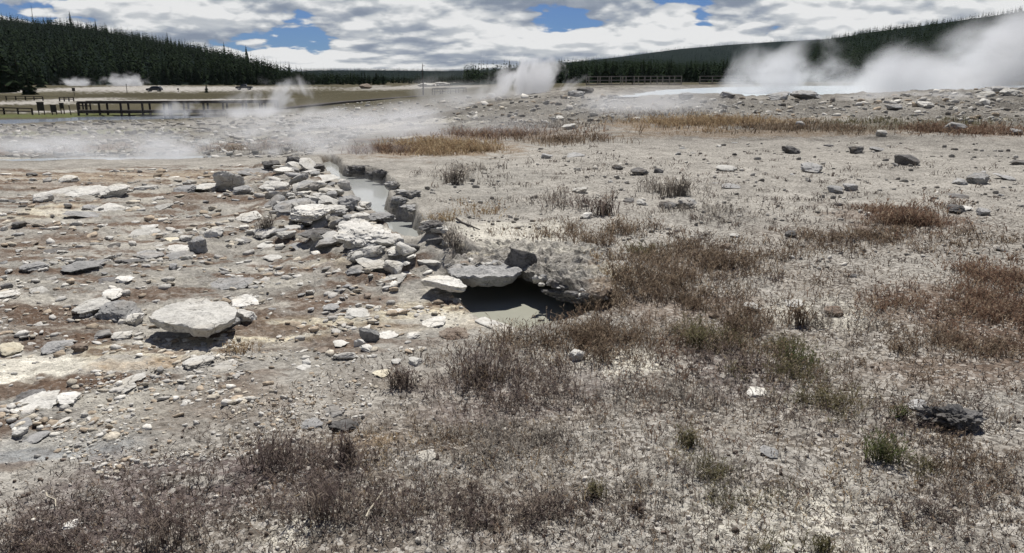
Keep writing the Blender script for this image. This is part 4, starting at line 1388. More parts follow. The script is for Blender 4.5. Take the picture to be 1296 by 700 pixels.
M['gravel'] = gravel_mat()
PALES = [(.48, .465, .43), (.40, .385, .355), (.56, .54, .49), (.44, .40, .33), (.36, .30, .23)]
GREYS = [(.34, .325, .295), (.25, .238, .215), (.44, .42, .38), (.21, .195, .172)]
FORE = [(.48, .455, .41), (.40, .375, .33), (.56, .53, .47), (.20, .165, .14), (.11, .09, .075)]


def powsize(rg, n, lo, hi, k=2.2):
    u = rg.uniform(0, 1, n)
    return lo * (hi / lo) ** (u ** k)


rg = np.random.default_rng(77)
# left field rubble
x, y = screen_pts(22000, [(-330, 226), (-60, 222), (330, 208), (430, 235), (520, 330), (600, 385), (560, 440), (420, 470), (300, 520), (-60, 600), (-330, 640)], rg)
nn_ = fbm(x, y * 1.3, 1.3, 3, .6, 91.0)
ok = rg.uniform(0, 1, len(x)) < np.clip(.42 + 1.6 * nn_, .06, 1)
x, y = x[ok], y[ok]
stones_mesh('rubble', x, y, powsize(rg, len(x), .012, .19, 2.6) * np.clip(y / 9, .5, 1.5), PALES, M['gravel'], 'loose rubble of pale chips over the left field', 1, (.10, .32), 1)
# pebbly slope
x, y = screen_pts(7000, [(100, 480), (330, 440), (470, 440), (520, 470), (450, 530), (330, 580), (120, 600), (60, 560)], rg)
nn_ = fbm(x, y, 2.2, 3, .6, 95.0)
ok = rg.uniform(0, 1, len(x)) < np.clip(.5 + 1.3 * nn_, .08, 1)
x, y = x[ok], y[ok]
stones_mesh('gravel', x, y, powsize(rg, len(x), .006, .045, 3.0), PALES, M['gravel'], 'small pale pebbles on the slope below the cream streak', 1, (.15, .45), 2)
v_ = None
# right flat
x, y = screen_pts(10500, [(520, 215), (700, 185), (1330, 175), (1650, 172), (1650, 330), (1330, 330), (800, 360), (600, 320)], rg)
nn_ = fbm(x, y, .8, 3, .6, 97.0)
ok = rg.uniform(0, 1, len(x)) < np.clip(.38 + 1.5 * nn_, .04, 1)
x, y = x[ok], y[ok]
stones_mesh('gravel', x, y, powsize(rg, len(x), .012, .12, 3.0) * np.clip(y / 12, .5, 1.6), GREYS, M['gravel'], 'scattered grey chips on the right flat', 1, (.25, .6), 3)
# foreground chips
x, y = screen_pts(9500, [(-450, 640), (-40, 600), (330, 500), (640, 430), (780, 390), (1340, 330), (1800, 320), (1800, 900), (-450, 900)], rg)
stones_mesh('gravel', x, y, powsize(rg, len(x), .006, .035, 2.6), FORE, M['gravel'], 'small chips between the foreground weeds', 1, (.3, .7), 4)
# far rocky fields
x, y = screen_pts(3800, [(360, 160), (430, 130), (640, 122), (800, 124), (1050, 126), (1250, 112), (1340, 112), (1340, 160), (1100, 150), (800, 150), (640, 165)], rg)
stones_mesh('rubble', x, y, powsize(rg, len(x), .08, .62, 3.2) * np.clip(y / 45, .5, 1.5), GREYS + PALES, M['gravel'], 'grey rocks of the far sinter field', 1, (.18, .45), 5)
x, y = screen_pts(3600, [(-40, 160), (380, 145), (480, 165), (380, 200), (-40, 200)], rg)
stones_mesh('rubble', x, y, powsize(rg, len(x), .10, .62, 2.6) * np.clip(y / 40, .5, 1.6), [(.14, .13, .115), (.20, .19, .17)] + GREYS + PALES[:2], M['gravel'], 'grey rocks of the marsh beyond the steaming pool', 1, (.15, .4), 6)

# ------------------------------------------------------------------ dry plants
PAL = {
    'purple': [(.090, .070, .064), (.135, .108, .096), (.064, .050, .045), (.23, .19, .155)],
    'brown': [(.115, .085, .062), (.17, .128, .092), (.08, .060, .045), (.25, .20, .145)],
    'red': [(.140, .090, .064), (.185, .122, .086), (.095, .064, .050), (.25, .195, .14)],
    'grey': [(.16, .142, .125), (.22, .20, .175), (.09, .078, .068), (.36, .33, .285)],
    'olive': [(.095, .088, .048), (.13, .12, .065), (.075, .066, .042), (.18, .155, .10)],
    'green': [(.068, .082, .034), (.095, .108, .048), (.058, .060, .032), (.14, .13, .075)],
    'tan': [(.28, .215, .13), (.23, .165, .10), (.34, .275, .18), (.18, .125, .08)],
}


PAL = {k_: [tuple(1.15 * q for q in c_) for c_ in v_] for k_, v_ in PAL.items()}


def stems(xs, ys, hs, width, pal, rg, lean=.28, twigs=3, base=None):
    """thin tapered stems, each a bent strip with side twigs and a seed head"""
    n = len(xs)
    zs = ground_z(xs, ys) if base is None else base
    pal = np.array(pal)
    col = pal[rg.integers(0, len(pal), n)] * rg.uniform(.75, 1.25, n)[:, None]
    a = rg.uniform(0, 6.28, n); dx, dy = np.cos(a), np.sin(a)
    lx = rg.normal(0, lean, n) * hs; ly = rg.normal(0, lean, n) * hs
    p0 = np.stack([xs, ys, zs - .004], 1)
    p1 = p0 + np.stack([lx * .35, ly * .35, hs * .55], 1)
    p2 = p0 + np.stack([lx, ly, hs], 1)
    wv = np.stack([dx, dy, np.zeros(n)], 1) * (width * .5)[:, None]
    V = [p0 - wv, p0 + wv, p1 + wv * .8, p1 - wv * .8, p2]
    V = np.stack(V, 1)
    tri = [[0, 1, 2], [0, 2, 3], [3, 2, 4]]
    # twigs
    extra = []
    for k in range(twigs):
        t = rg.uniform(.35, .95, n)[:, None]
        q = np.where(t < .55, p0 + (p1 - p0) * (t / .55), p1 + (p2 - p1) * ((t - .55) / .45))
        b = rg.uniform(0, 6.28, n)
        L = hs * rg.uniform(.10, .30, n)
        tip = q + np.stack([np.cos(b) * L, np.sin(b) * L, L * rg.uniform(.3, 1.1, n)], 1)
        s2 = np.stack([-np.sin(b), np.cos(b), np.zeros(n)], 1) * (width * rg.uniform(.5, 1.3, n))[:, None]
        extra.append(np.stack([q, (q + tip) / 2 + s2, tip, (q + tip) / 2 - s2 * .6], 1))
    m = 5
    for k, e in enumerate(extra):
        tri += [[m, m + 1, m + 2], [m, m + 2, m + 3]]
        m += 4
    V = np.concatenate([V] + extra, 1)
    F_ = (np.arange(n)[:, None, None] * m + np.array(tri)[None]).reshape(-1, 3)
    C = np.repeat(col, m, 0)
    return V.reshape(-1, 3), F_, C


def join(parts):
    V = []; F_ = []; C = []; b = 0
    for v, f, c in parts:
        V.append(v); F_.append(f + b); C.append(c); b += len(v)
    return np.concatenate(V), np.concatenate(F_), np.concatenate(C)


def ell_pts(n, cx, cy, rx, ry, rg, sig=.5):
    q = rg.normal(0, sig, (n, 2)) * np.array([rx, ry]) + np.array([cx, cy])
    q = q[(q[:, 1] > 112)]
    u = (q[:, 0] - 648) / F; v = (350 - q[:, 1]) / F
    dx, dy, dz = u, CP + v * SP, np.minimum(-SP + v * CP, -1e-3)
    s = -H / dz
    for _ in range(25):
        s = .5 * s + .5 * np.clip((base_z(dx * s, dy * s) - H) / dz, 1, 400)
    return dx * s, dy * s


def clumps(xc, yc, per, spread, hmin, hmax, wid, pal, rg, lean=.3, twigs=3):
    """stems gathered round clump centres; sizes in metres"""
    n = len(xc)
    k = rg.poisson(per, n) + 1
    X = np.repeat(xc, k); Y = np.repeat(yc, k)
    sp = np.repeat(rg.uniform(.4, 1.2, n) * spread, k)
    hh = np.repeat(rg.uniform(hmin, hmax, n), k)
    X = X + rg.normal(0, 1, len(X)) * sp; Y = Y + rg.normal(0, 1, len(X)) * sp
    hs = hh * rg.uniform(.4, 1.1, len(X))
    z = ground_z(X, Y)
    ok = z > -.16
    far = np.hypot(X, Y) > 15
    ok |= far
    X, Y, hs, z = X[ok], Y[ok], hs[ok], z[ok]
    wd = wid * np.clip(np.hypot(X, Y) / 4.0, .8, 6) * rg.uniform(.6, 1.3, len(X))
    return stems(X, Y, hs, wd, pal, rg, lean, twigs, z)


rg = np.random.default_rng(123)
VEG = {  # object: list of (cx, cy, rx, ry, clumps, per, spread m, hmin, hmax, palette)
    'dead_weeds': [
        (380, 590, 110, 44, 50, 10, .045, .05, .13, 'purple'), (220, 650, 110, 44, 42, 10, .045, .05, .12, 'purple'), (90, 650, 110, 40, 50, 8, .04, .03, .07, 'purple'), (60, 690, 90, 20, 50, 10, .04, .04, .09, 'purple'),
        (430, 640, 80, 40, 45, 10, .035, .05, .13, 'purple'), (640, 490, 130, 46, 100, 9, .05, .05, .14, 'purple'), (640, 560, 130, 40, 110, 9, .04, .04, .10, 'grey'), (560, 650, 130, 40, 80, 9, .035, .05, .11, 'purple'),
        (930, 470, 90, 36, 70, 11, .045, .05, .12, 'purple'), (830, 500, 120, 36, 80, 9, .045, .04, .09, 'grey'), (1120, 540, 160, 36, 60, 9, .045, .04, .08, 'purple'), (850, 620, 140, 50, 80, 9, .035, .03, .08, 'grey'), (1150, 640, 140, 50, 90, 10, .035, .03, .08, 'purple'), (690, 660, 100, 36, 60, 9, .03, .04, .10, 'purple'),
        (980, 620, 120, 40, 50, 9, .03, .03, .08, 'purple'), (1240, 600, 70, 50, 50, 9, .03, .03, .08, 'brown'),
        (-200, 680, 140, 60, 60, 9, .045, .04, .09, 'purple'), (150, 800, 240, 60, 60, 9, .04, .03, .09, 'purple'), (650, 800, 240, 60, 60, 9, .035, .03, .09, 'grey'), (1100, 800, 240, 60, 60, 9, .035, .03, .08, 'purple'), (1500, 600, 160, 100, 120, 9, .045, .03, .09, 'purple'),
        (850, 238, 36, 8, 40, 9, .10, .12, .26, 'grey'), (575, 222, 22, 10, 14, 10, .10, .12, .28, 'grey'), (750, 262, 40, 9, 34, 10, .09, .10, .22, 'purple'), (690, 258, 50, 14, 26, 7, .08, .08, .18, 'grey'),
        (620, 215, 80, 14, 34, 6, .10, .08, .18, 'grey'), (900, 270, 90, 16, 50, 7, .09, .06, .15, 'grey'), (1050, 255, 160, 22, 60, 6, .09, .05, .12, 'grey'), (1060, 405, 60, 20, 40, 8, .05, .05, .12, 'grey'), (740, 215, 120, 18, 50, 5, .1, .05, .12, 'grey'), (930, 225, 330, 40, 320, 5, .06, .03, .08, 'purple'), (1000, 290, 300, 40, 260, 6, .05, .03, .08, 'purple'), (640, 255, 110, 40, 90, 5, .05, .04, .10, 'grey'), (880, 345, 200, 40, 160, 6, .05, .03, .09, 'purple'), (1150, 215, 140, 20, 40, 5, .1, .05, .12, 'grey'),
    ],
    'dry_grass': [
        (760, 425, 80, 34, 140, 13, .045, .07, .16, 'brown'), (830, 375, 95, 34, 170, 13, .055, .07, .17, 'brown'), (890, 330, 85, 26, 130, 11, .06, .07, .17, 'brown'), (770, 300, 55, 15, 60, 11, .07, .08, .18, 'brown'), (700, 300, 60, 16, 50, 8, .07, .07, .15, 'brown'),
        (610, 460, 60, 34, 60, 11, .04, .07, .17, 'brown'), (680, 440, 70, 24, 70, 10, .04, .04, .10, 'brown'), (940, 420, 80, 30, 120, 10, .05, .05, .12, 'brown'),
        (1250, 400, 95, 50, 260, 13, .05, .05, .11, 'red'), (1200, 450, 100, 38, 170, 11, .05, .05, .10, 'brown'), (1280, 350, 70, 22, 130, 11, .06, .05, .12, 'red'), (1140, 390, 50, 14, 50, 10, .05, .06, .12, 'red'),
        (1480, 400, 120, 60, 220, 11, .05, .05, .11, 'brown'), (1450, 290, 110, 30, 120, 9, .07, .05, .11, 'red'), (1500, 700, 160, 80, 60, 8, .04, .03, .08, 'brown'),
        (1150, 278, 65, 18, 150, 12, .08, .07, .15, 'red'), (1090, 300, 90, 13, 80, 9, .08, .05, .12, 'brown'), (1000, 320, 90, 22, 60, 8, .08, .05, .12, 'brown'), (1220, 300, 70, 16, 50, 8, .07, .05, .10, 'brown'),
        (560, 188, 75, 8, 260, 12, .16, .10, .26, 'tan'), (480, 190, 40, 4, 80, 12, .16, .10, .22, 'red'), (640, 172, 100, 6, 150, 10, .22, .12, .28, 'red'), (720, 178, 60, 5, 60, 10, .2, .12, .25, 'brown'),
        (880, 156, 110, 5, 220, 11, .3, .12, .32, 'tan'), (1050, 163, 170, 6, 220, 10, .25, .1, .28, 'brown'), (1220, 166, 90, 8, 150, 10, .25, .1, .28, 'red'), (1150, 155, 120, 5, 110, 9, .3, .1, .25, 'olive'), (850, 167, 60, 3, 50, 10, .22, .1, .22, 'tan'),
        (1000, 360, 160, 60, 90, 7, .06, .04, .10, 'brown'), (850, 450, 160, 60, 80, 8, .05, .04, .11, 'red'), (1050, 470, 170, 50, 70, 8, .05, .04, .09, 'brown'), (800, 540, 200, 60, 60, 7, .05, .03, .08, 'red'), (1150, 560, 150, 60, 60, 7, .05, .03, .08, 'brown'), (1000, 600, 250, 70, 70, 6, .05, .03, .08, 'tan'), (600, 600, 250, 60, 70, 6, .05, .03, .09, 'tan'),
        (470, 555, 60, 18, 60, 10, .035, .03, .08, 'tan'), (750, 370, 22, 15, 40, 12, .05, .06, .13, 'tan'), (560, 560, 80, 20, 40, 9, .035, .03, .08, 'brown'), (600, 270, 60, 14, 26, 7, .07, .06, .14, 'tan'), (560, 285, 30, 6, 16, 8, .06, .06, .14, 'tan'), (760, 345, 60, 8, 40, 8, .06, .05, .12, 'tan'),
        (200, 180, 200, 9, 110, 9, .35, .1, .25, 'olive'), (60, 188, 100, 5, 70, 9, .3, .1, .22, 'brown'), (330, 190, 90, 4, 60, 9, .25, .1, .22, 'brown'),
        (830, 145, 80, 4, 60, 9, .35, .1, .28, 'grey'), (700, 160, 90, 5, 60, 9, .3, .1, .25, 'grey'),
    ],
    'olive_grass': [
        (1000, 465, 56, 20, 40, 10, .05, .06, .12, 'olive'), (1040, 512, 56, 18, 36, 10, .045, .06, .12, 'olive'), (880, 425, 34, 18, 22, 11, .045, .07, .13, 'olive'), (1000, 440, 30, 9, 22, 13, .05, .06, .1, 'olive'), (920, 640, 60, 16, 20, 10, .03, .04, .09, 'olive'), (890, 600, 40, 16, 14, 10, .03, .04, .09, 'olive'), (980, 700, 30, 10, 8, 12, .03, .05, .1, 'olive'), (930, 430, 30, 16, 20, 12, .04, .05, .1, 'olive'),
        (820, 320, 30, 8, 16, 10, .05, .06, .12, 'olive'), (1160, 590, 40, 14, 12, 10, .03, .04, .09, 'olive'),
    ],
}
VLAB = {'dead_weeds': 'purplish brown and grey dead weed stalks across the ground', 'dry_grass': 'dry brown, reddish and tan grass', 'olive_grass': 'olive green low grass among the weeds'}
for nm, rows in VEG.items():
    parts = []
    for (cx, cy, rx, ry, nc, per, spread, h0, h1, pal) in rows:
        x, y = ell_pts(int(nc * 1.35), cx, cy, rx, ry, rg)
        sc_ = .35 if cy < 205 else (.8 if cy < 330 else 1.6)
        ok = rg.uniform(0, 1, len(x)) < np.clip(.62 + 1.15 * fbm(x, y, sc_, 3, .6, cx * .013), .06, 1)
        x, y = x[ok], y[ok]
        if not len(x): continue
        parts.append(clumps(x, y, per * 1.25, spread * 1.25, h0 * .8, h1 * .95, .0034, PAL[pal], rg, .62, 2 if cy < 260 else 4))
    V, F_, C = join(parts)
    print(nm, len(F_))
    tag(np_obj(nm, V, F_, M['veg'], C), VLAB[nm], kind='stuff')

# thin carpet of single stalks between the clumps
x, y = screen_pts(15000, [(-450, 650), (-40, 610), (200, 575), (330, 510), (470, 455), (640, 430), (780, 370), (880, 290), (1340, 255), (1800, 250), (1800, 900), (-450, 900)], rg)
ok = rg.uniform(0, 1, len(x)) < np.clip(.55 + .9 * fbm(x, y, .7, 3, .6, 83.0), .1, 1)
x, y = x[ok], y[ok]
V, F_, C = stems(x, y, rg.uniform(.02, .085, len(x)), .0034 * np.clip(np.hypot(x, y) / 4, .8, 3) * rg.uniform(.6, 1.3, len(x)), PAL['purple'] + PAL['brown'] + PAL['red'] + PAL['grey'], rg, .5, 3)
tag(np_obj('dry_stalks', V, F_, M['veg'], C), 'thin carpet of single dry brown stalks over the foreground', kind='stuff')

# low dead litter: short crossed bits lying on the plant ground
x, y = screen_pts(52000, [(-450, 650), (-40, 600), (200, 560), (330, 500), (470, 450), (640, 430), (780, 370), (880, 300), (1340, 255), (1800, 250), (1800, 900), (-450, 900)], rg)
dn = fbm(x, y, 1.5, 3, .55, 71.0) + .3
ok = rg.uniform(0, 1, len(x)) < np.clip(.55 + dn * .8, .15, 1)
x, y = x[ok], y[ok]
V, F_, C = stems(x, y, rg.uniform(.008, .035, len(x)), .0045 * np.clip(np.hypot(x, y) / 4, .8, 3) * rg.uniform(.6, 1.5, len(x)), PAL['grey'] + PAL['purple'] + PAL['brown'], rg, .9, 1)
print('litter', len(F_))
tag(np_obj('plant_litter', V, F_, M['veg'], C), 'short dead plant litter covering the foreground soil', kind='stuff')


# single plants that can be pointed at
def plant(name, px, py, wpx, hpx, pal, nst, label, cat='plant', lean=.35, twigs=4):
    p = at(px, py); m = math.hypot(p[1], H) / F
    rgp = np.random.default_rng(int(px * 13 + py))
    n = nst
    xs = rgp.normal(0, wpx * m * .24, n); ys = rgp.normal(0, wpx * m * .2, n)
    hs = hpx * m * rgp.uniform(.5, 1.05, n)
    zb = ground_z(xs + p[0], ys + p[1]) - p[2]
    wd = .0042 * np.clip(np.full(n, p[1]) / 4, .8, 5) * rgp.uniform(.6, 1.4, n)
    V, F_, C = stems(xs, ys, hs, wd, PAL[pal], rgp, lean, twigs, zb)
    o = np_obj(name, V, F_, M['veg'], C)
    o.location = p
    return tag(o, label, cat)


plant('grass_tuft', 1118, 585, 46, 34, 'green', 150, 'bright green grass tuft left below the big dark clod', 'grass tuft')
plant('grass_tuft', 1140, 530, 24, 16, 'green', 70, 'small green tuft against the left side of the big dark clod', 'grass tuft')
plant('grass_tuft', 1012, 462, 50, 24, 'green', 70, 'wide olive green tuft at the middle right', 'grass tuft')
plant('grass_tuft', 870, 565, 26, 26, 'olive', 80, 'upright olive tuft right of the picture centre foreground', 'grass tuft')
plant('grass_tuft', 752, 632, 26, 22, 'olive', 80, 'olive tuft in the centre foreground with a dark foot', 'grass tuft')
plant('grass_tuft', 805, 650, 22, 14, 'purple', 70, 'dark low tuft right of the olive foreground tuft', 'grass tuft')
plant('grass_tuft', 1040, 700, 30, 22, 'olive', 80, 'yellowish green tuft at the bottom edge', 'grass tuft')
plant('grass_tuft', 880, 440, 34, 30, 'olive', 60, 'olive tuft standing on the white patch edge', 'grass tuft')
plant('weed_bush', 510, 490, 34, 30, 'purple', 110, 'dark round dead bush in front of the small stone pile', 'bush')
plant('weed_bush', 612, 480, 80, 52, 'purple', 80, 'tall feathery dead weeds right of the dark round bush', 'bush', .2)
plant('weed_bush', 440, 585, 26, 44, 'purple', 60, 'tall thin dead weed beside the dark burrow', 'bush', .16)
plant('weed_bush', 345, 590, 80, 44, 'purple', 90, 'broad purple dead bush in the left foreground', 'bush', .25)
plant('weed_bush', 205, 690, 70, 60, 'purple', 80, 'tallest purple dead bush at the bottom left', 'bush', .22)
plant('weed_bush', 415, 660, 60, 52, 'purple', 60, 'tall purple dead weeds in the centre left foreground', 'bush', .2)
plant('weed_bush', 580, 322, 36, 22, 'grey', 110, 'grey dead bush on the bank between channel and cave', 'bush', .35)
plant('weed_bush', 575, 234, 26, 22, 'grey', 80, 'grey feathery bush on the far bank of the channel', 'bush', .3)
plant('weed_bush', 337, 289, 22, 18, 'grey', 80, 'small dark shrub on the mud left of the rubble heap', 'bush', .4)
plant('weed_bush', 1012, 412, 30, 34, 'brown', 60, 'open brown weed on the pale patch at right', 'bush', .3)
plant('weed_bush', 855, 248, 40, 26, 'grey', 110, 'feathery grey bush behind the small outcrop', 'bush', .3)
plant('weed_bush', 1152, 285, 60, 22, 'red', 170, 'reddish bush patch on the right flat', 'bush', .3)
plant('weed_bush', 762, 272, 36, 22, 'purple', 110, 'purplish bush left of the small outcrop', 'bush', .3)
plant('weed_bush', 660, 410, 10, 22, 'grey', 12, 'few thin stalks standing in the cave water shore', 'plant', .25)
plant('weed_bush', 300, 447, 40, 16, 'tan', 60, 'wispy dry tuft on the cream streak right of the propped slab', 'plant', .7)


def twig(a, b, r0, label, mat='twig', mid=.02):
    p = at(*a); q = at(*b)
    d = q - p
    pts = []
    for t in (0, .3, .6, 1.0):
        u = p + d * t
        pts.append((u[0] + random.gauss(0, .008), u[1] + random.gauss(0, .008), gz(u[0], u[1]) + mid))
    o = MB().tube(pts, [r0, r0 * .9, r0 * .75, r0 * .4], 6).build('twig', M[mat])
    return tag(o, label, 'twig')


twig((464, 670), (484, 636), .004, 'pale straw twig in the centre left foreground weeds', mid=.05)
twig((62, 631), (71, 648), .004, 'short bleached twig in the left foreground')
twig((577, 279), (607, 293), .014, 'dark crooked stick on the bank above the cave', 'snag')
twig((700, 403), (724, 403), .006, 'thin bleached twig curving out of the cave water', mid=.02)

# ------------------------------------------------------------------ conifers
def conifer_np(seed, levels, per, hgt=1.0, wid=.17, tri=2, top=.0, bare=.06):
    """crown of drooping needle plates, unit height; returns verts, tris"""
    rg = np.random.default_rng(seed)
    V = []; F_ = []
    for l in range(levels):
        t = l / (levels - 1)
        z = bare + (1 - bare) * t ** .92
        rad = wid * (1 - t) ** .8 * (.75 + .5 * rg.random()) + .012
        k = max(3, int(per * (1 - .5 * t)))
        a0 = rg.uniform(0, 6.28)
        for j in range(k):
            a = a0 + 6.283 * j / k + rg.normal(0, .25)
            L = rad * rg.uniform(.65, 1.25)
            dz = -L * rg.uniform(.25, .75)
            zz_ = z + rg.normal(0, .012)
            c, s = math.cos(a), math.sin(a)
            hw = L * rg.uniform(.30, .48)
            b = len(V)
            th = .035 * (1 - t) + .012
            V += [(0, 0, zz_ + th), (c * L * .6 - s * hw, s * L * .6 + c * hw, zz_ + dz * .5), (c * L, s * L, zz_ + dz), (c * L * .6 + s * hw, s * L * .6 - c * hw, zz_ + dz * .5)]
            F_ += [(b, b + 1, b + 2), (b, b + 2, b + 3)]
            if tri > 2:
                V += [(c * L * .35, s * L * .35, zz_ + dz * .2 - .03)]
                F_ += [(b + 1, b + 4, b + 3)]
    b = len(V)
    V += [(.008, 0, .9), (-.004, .007, .9), (-.004, -.007, .9), (0, 0, 1.0)]
    F_ += [(b, b + 1, b + 3), (b + 1, b + 2, b + 3), (b + 2, b, b + 3)]
    return np.array(V) * hgt, np.array(F_)


CON = []
for k in range(6):
    v, f = conifer_np(50 + k, 17, 8, 1.0, random.uniform(.19, .27), 3)
    me = np_mesh('crown', v, f, M['conifer'])
    tm = MB().tube([(0, 0, -.03), (0, 0, .3), (.004, 0, .7), (0, 0, .95)], [.018, .014, .008, .003], 6)
    tme = bpy.data.meshes.new('trunk'); tme.from_pydata([tuple(p) for p in tm.v], [], tm.f); tme.materials.append(M['bark'])
    CON.append((me, tme))


def tree(x, y, z, h, label, group=None, k=None, wide=1.0, name='conifer_tree'):
    e = empty(name, (x, y, z), random.uniform(0, 6.28))
    me, tme = CON[k if k is not None else random.randrange(6)]
    e.scale = (h * wide, h * wide, h)
    link(bpy.data.objects.new('crown', me), e)
    link(bpy.data.objects.new('trunk', tme), e)
    return tag(e, label, 'tree', group)


# hills ---------------------------------------------------------------
def hill(name, prof, y0, R_, label, tree_drop, back=1.6, shape=1.15, z0=0.0):
    """forest hill; prof: (px, py) skyline measured from the eye, at ridge distance R_"""
    pxs = np.array([p[0] for p in prof], float); pys = np.array([p[1] for p in prof], float)
    ncol, nrow = 150, 46
    px = np.linspace(pxs[0], pxs[-1], ncol)
    py = np.interp(px, pxs, pys) + tree_drop
    a = (px - 648) / F / (CP + (350 - py) / F * SP)
    t = ((350 - py) / F * CP - SP) / (CP + (350 - py) / F * SP)
    ridge = H + R_ * t
    yy = np.concatenate([np.linspace(y0, R_, nrow - 10), np.linspace(R_, R_ * back, 11)[1:]])
    V = []
    zr = np.zeros((nrow, ncol))
    for i, y in enumerate(yy):
        s = np.clip((y - y0) / (R_ - y0), 0, 1) ** shape
        zrow = z0 + (ridge - z0) * s
        if y > R_: zrow = ridge - (ridge - z0) * ((y - R_) / (R_ * (back - 1))) ** 1.5
        zrow = np.where(i == 0, zrow - 3, zrow)
        zr[i] = zrow
        V.append(np.stack([a * y, np.full(ncol, y), zrow], 1))
    V = np.concatenate(V)
    ii = np.arange(nrow - 1)[:, None] * ncol + np.arange(ncol - 1)[None]
    f = np.stack([ii, ii + 1, ii + 1 + ncol, ii + ncol], -1).reshape(-1, 4)
    o = np_obj(name, V, f, M['hillfloor'], None, True)
    tag(o, label, kind='structure')

    def zf(X, Y):
        aa = X / Y
        ci = np.clip(np.interp(aa, a, np.arange(ncol)), 0, ncol - 1.001); ri = np.clip(np.interp(Y, yy, np.arange(nrow)), 0, nrow - 1.001)
        c0 = ci.astype(int); r0 = ri.astype(int); cf = ci - c0; rf = ri - r0
        return zr[r0, c0] * (1 - cf) * (1 - rf) + zr[r0, c0 + 1] * cf * (1 - rf) + zr[r0 + 1, c0] * (1 - cf) * rf + zr[r0 + 1, c0 + 1] * cf * rf
    return zf, a


def forest(name, zf, n, arange, yrange, hr, mat, label, seed, levels=7, per=5, keep=None, ybias=1.0, hfac=None):
    rg = np.random.default_rng(seed)
    pr = [conifer_np(seed * 10 + k, levels, per, 1.0, rg.uniform(.19, .28), 2, bare=.02) for k in range(6)]
    y = yrange[0] + (yrange[1] - yrange[0]) * rg.uniform(0, 1, n) ** ybias
    a = rg.uniform(arange[0], arange[1], n)
    x = a * y
    if keep is not None:
        k = keep(x, y); x, y = x[k], y[k]
    z = zf(x, y)
    V = []; F_ = []; b = 0
    w_ = rg.integers(0, 6, len(x)); hs = rg.uniform(*hr, len(x)) * (1 + .25 * pnoise(x * .01, y * .01)); an = rg.uniform(0, 6.28, len(x))
    if hfac is not None: hs = hs * hfac(x / y)
    for k in range(6):
        sel = np.nonzero(w_ == k)[0]
        v, f = pr[k]
        c, s = np.cos(an[sel])[:, None], np.sin(an[sel])[:, None]
        h = hs[sel][:, None]
        X = (v[None, :, 0] * c - v[None, :, 1] * s) * h + x[sel][:, None]
        Y = (v[None, :, 0] * s + v[None, :, 1] * c) * h + y[sel][:, None]
        Z = v[None, :, 2] * h + z[sel][:, None] - .3
        V.append(np.stack([X, Y, Z], -1).reshape(-1, 3))
        F_.append((np.arange(len(sel))[:, None, None] * len(v) + f[None]).reshape(-1, 3) + b)
        b += len(sel) * len(v)
    V = np.concatenate(V); F_ = np.concatenate(F_)
    print(name, len(x), len(F_))
    return tag(np_obj(name, V, F_, mat), label, kind='stuff')


LEFT_PROF = [(-420, -20), (-200, 3), (0, 18), (60, 23), (100, 27), (150, 36), (200, 46), (250, 55), (300, 67), (340, 79), (370, 87), (410, 94), (450, 98), (520, 101)]
zl, _ = hill('left_hill', LEFT_PROF, 345, 1300, 'steep wooded hill on the left', 8, shape=.9, z0=-.6)
forest('hill_forest', zl, 5200, (-1.03, -.19), (365, 1320), (9, 14.5), M['forest'], 'dark conifer forest covering the left hill', 3, 7, 5, ybias=1.15, hfac=lambda a: .52 + .48 * sst(-a, .235, .36))
RIGHT_PROF = [(560, 100), (610, 92), (660, 86), (700, 80), (740, 76), (800, 75), (870, 79), (930, 79), (975, 68), (1010, 55), (1050, 44), (1100, 34), (1150, 28), (1200, 21), (1250, 14), (1296, 7), (1500, -18), (1750, -36)]
zr_, _ = hill('right_hill', RIGHT_PROF, 300, 1100, 'long wooded slope on the right behind the steam', 7, shape=1.0, z0=.3)
forest('slope_forest', zr_, 6500, (-.06, .80), (310, 1120), (6, 10), M['forest'], 'conifer forest covering the right slope', 4, 6, 5, ybias=1.1)
FAR_PROF = [(330, 92), (400, 87), (480, 87), (560, 88), (640, 86), (700, 79), (760, 73), (800, 68), (860, 60), (920, 55), (980, 51), (1040, 48), (1120, 40), (1250, 38), (1400, 45)]
zf_, _ = hill('far_ridge', FAR_PROF, 1500, 3200, 'distant blue wooded ridge', 2, shape=.9)
forest('ridge_forest', zf_, 9000, (-.33, .50), (1700, 3260), (9, 14), M['farforest_hazed'], 'distant forest on the blue ridge', 5, 4, 4, ybias=.8)


def base_ground(X, Y):
    return ground_z(X, Y, False)


# low forest behind the meadow, middle of the picture
forest('meadow_forest', base_ground, 900, (-.26, -.03), (430, 1000), (3, 5.5), M['forest'], 'dark forest strip behind the meadow', 6, 7, 5)

# trees that can be told apart along the forest fronts
MARKS = [(-20, 'at the left picture edge'), (50, 'above the notice boards'), (92, 'above the start of the boardwalk'), (130, 'right of the round sign'), (160, 'above the thin road post'),
         (195, 'above the dark car'), (228, 'right of the dark car'), (261, 'above the lone sapling'), (309, 'above the pickup truck'), (340, 'right of the pickup truck'), (372, 'in the steam right of the truck'),
         (410, 'left end of the brown meadow'), (450, 'above the brown meadow'), (495, 'left of the tall snag'), (534, 'next to the tall snag'), (575, 'right of the tall snag'), (620, 'in the central steam plume'),
         (665, 'just right of the central plume'), (705, 'left of the hot pool'), (740, 'above the left end of the hot pool'), (775, 'behind the railed boardwalk, left part'), (815, 'behind the railed boardwalk, middle'), (850, 'behind the railed boardwalk, right end'),
         (880, 'in the gap between two boardwalks'), (915, 'above the second boardwalk, left part'), (955, 'above the second boardwalk, middle'), (1000, 'at the edge of the dense steam')]
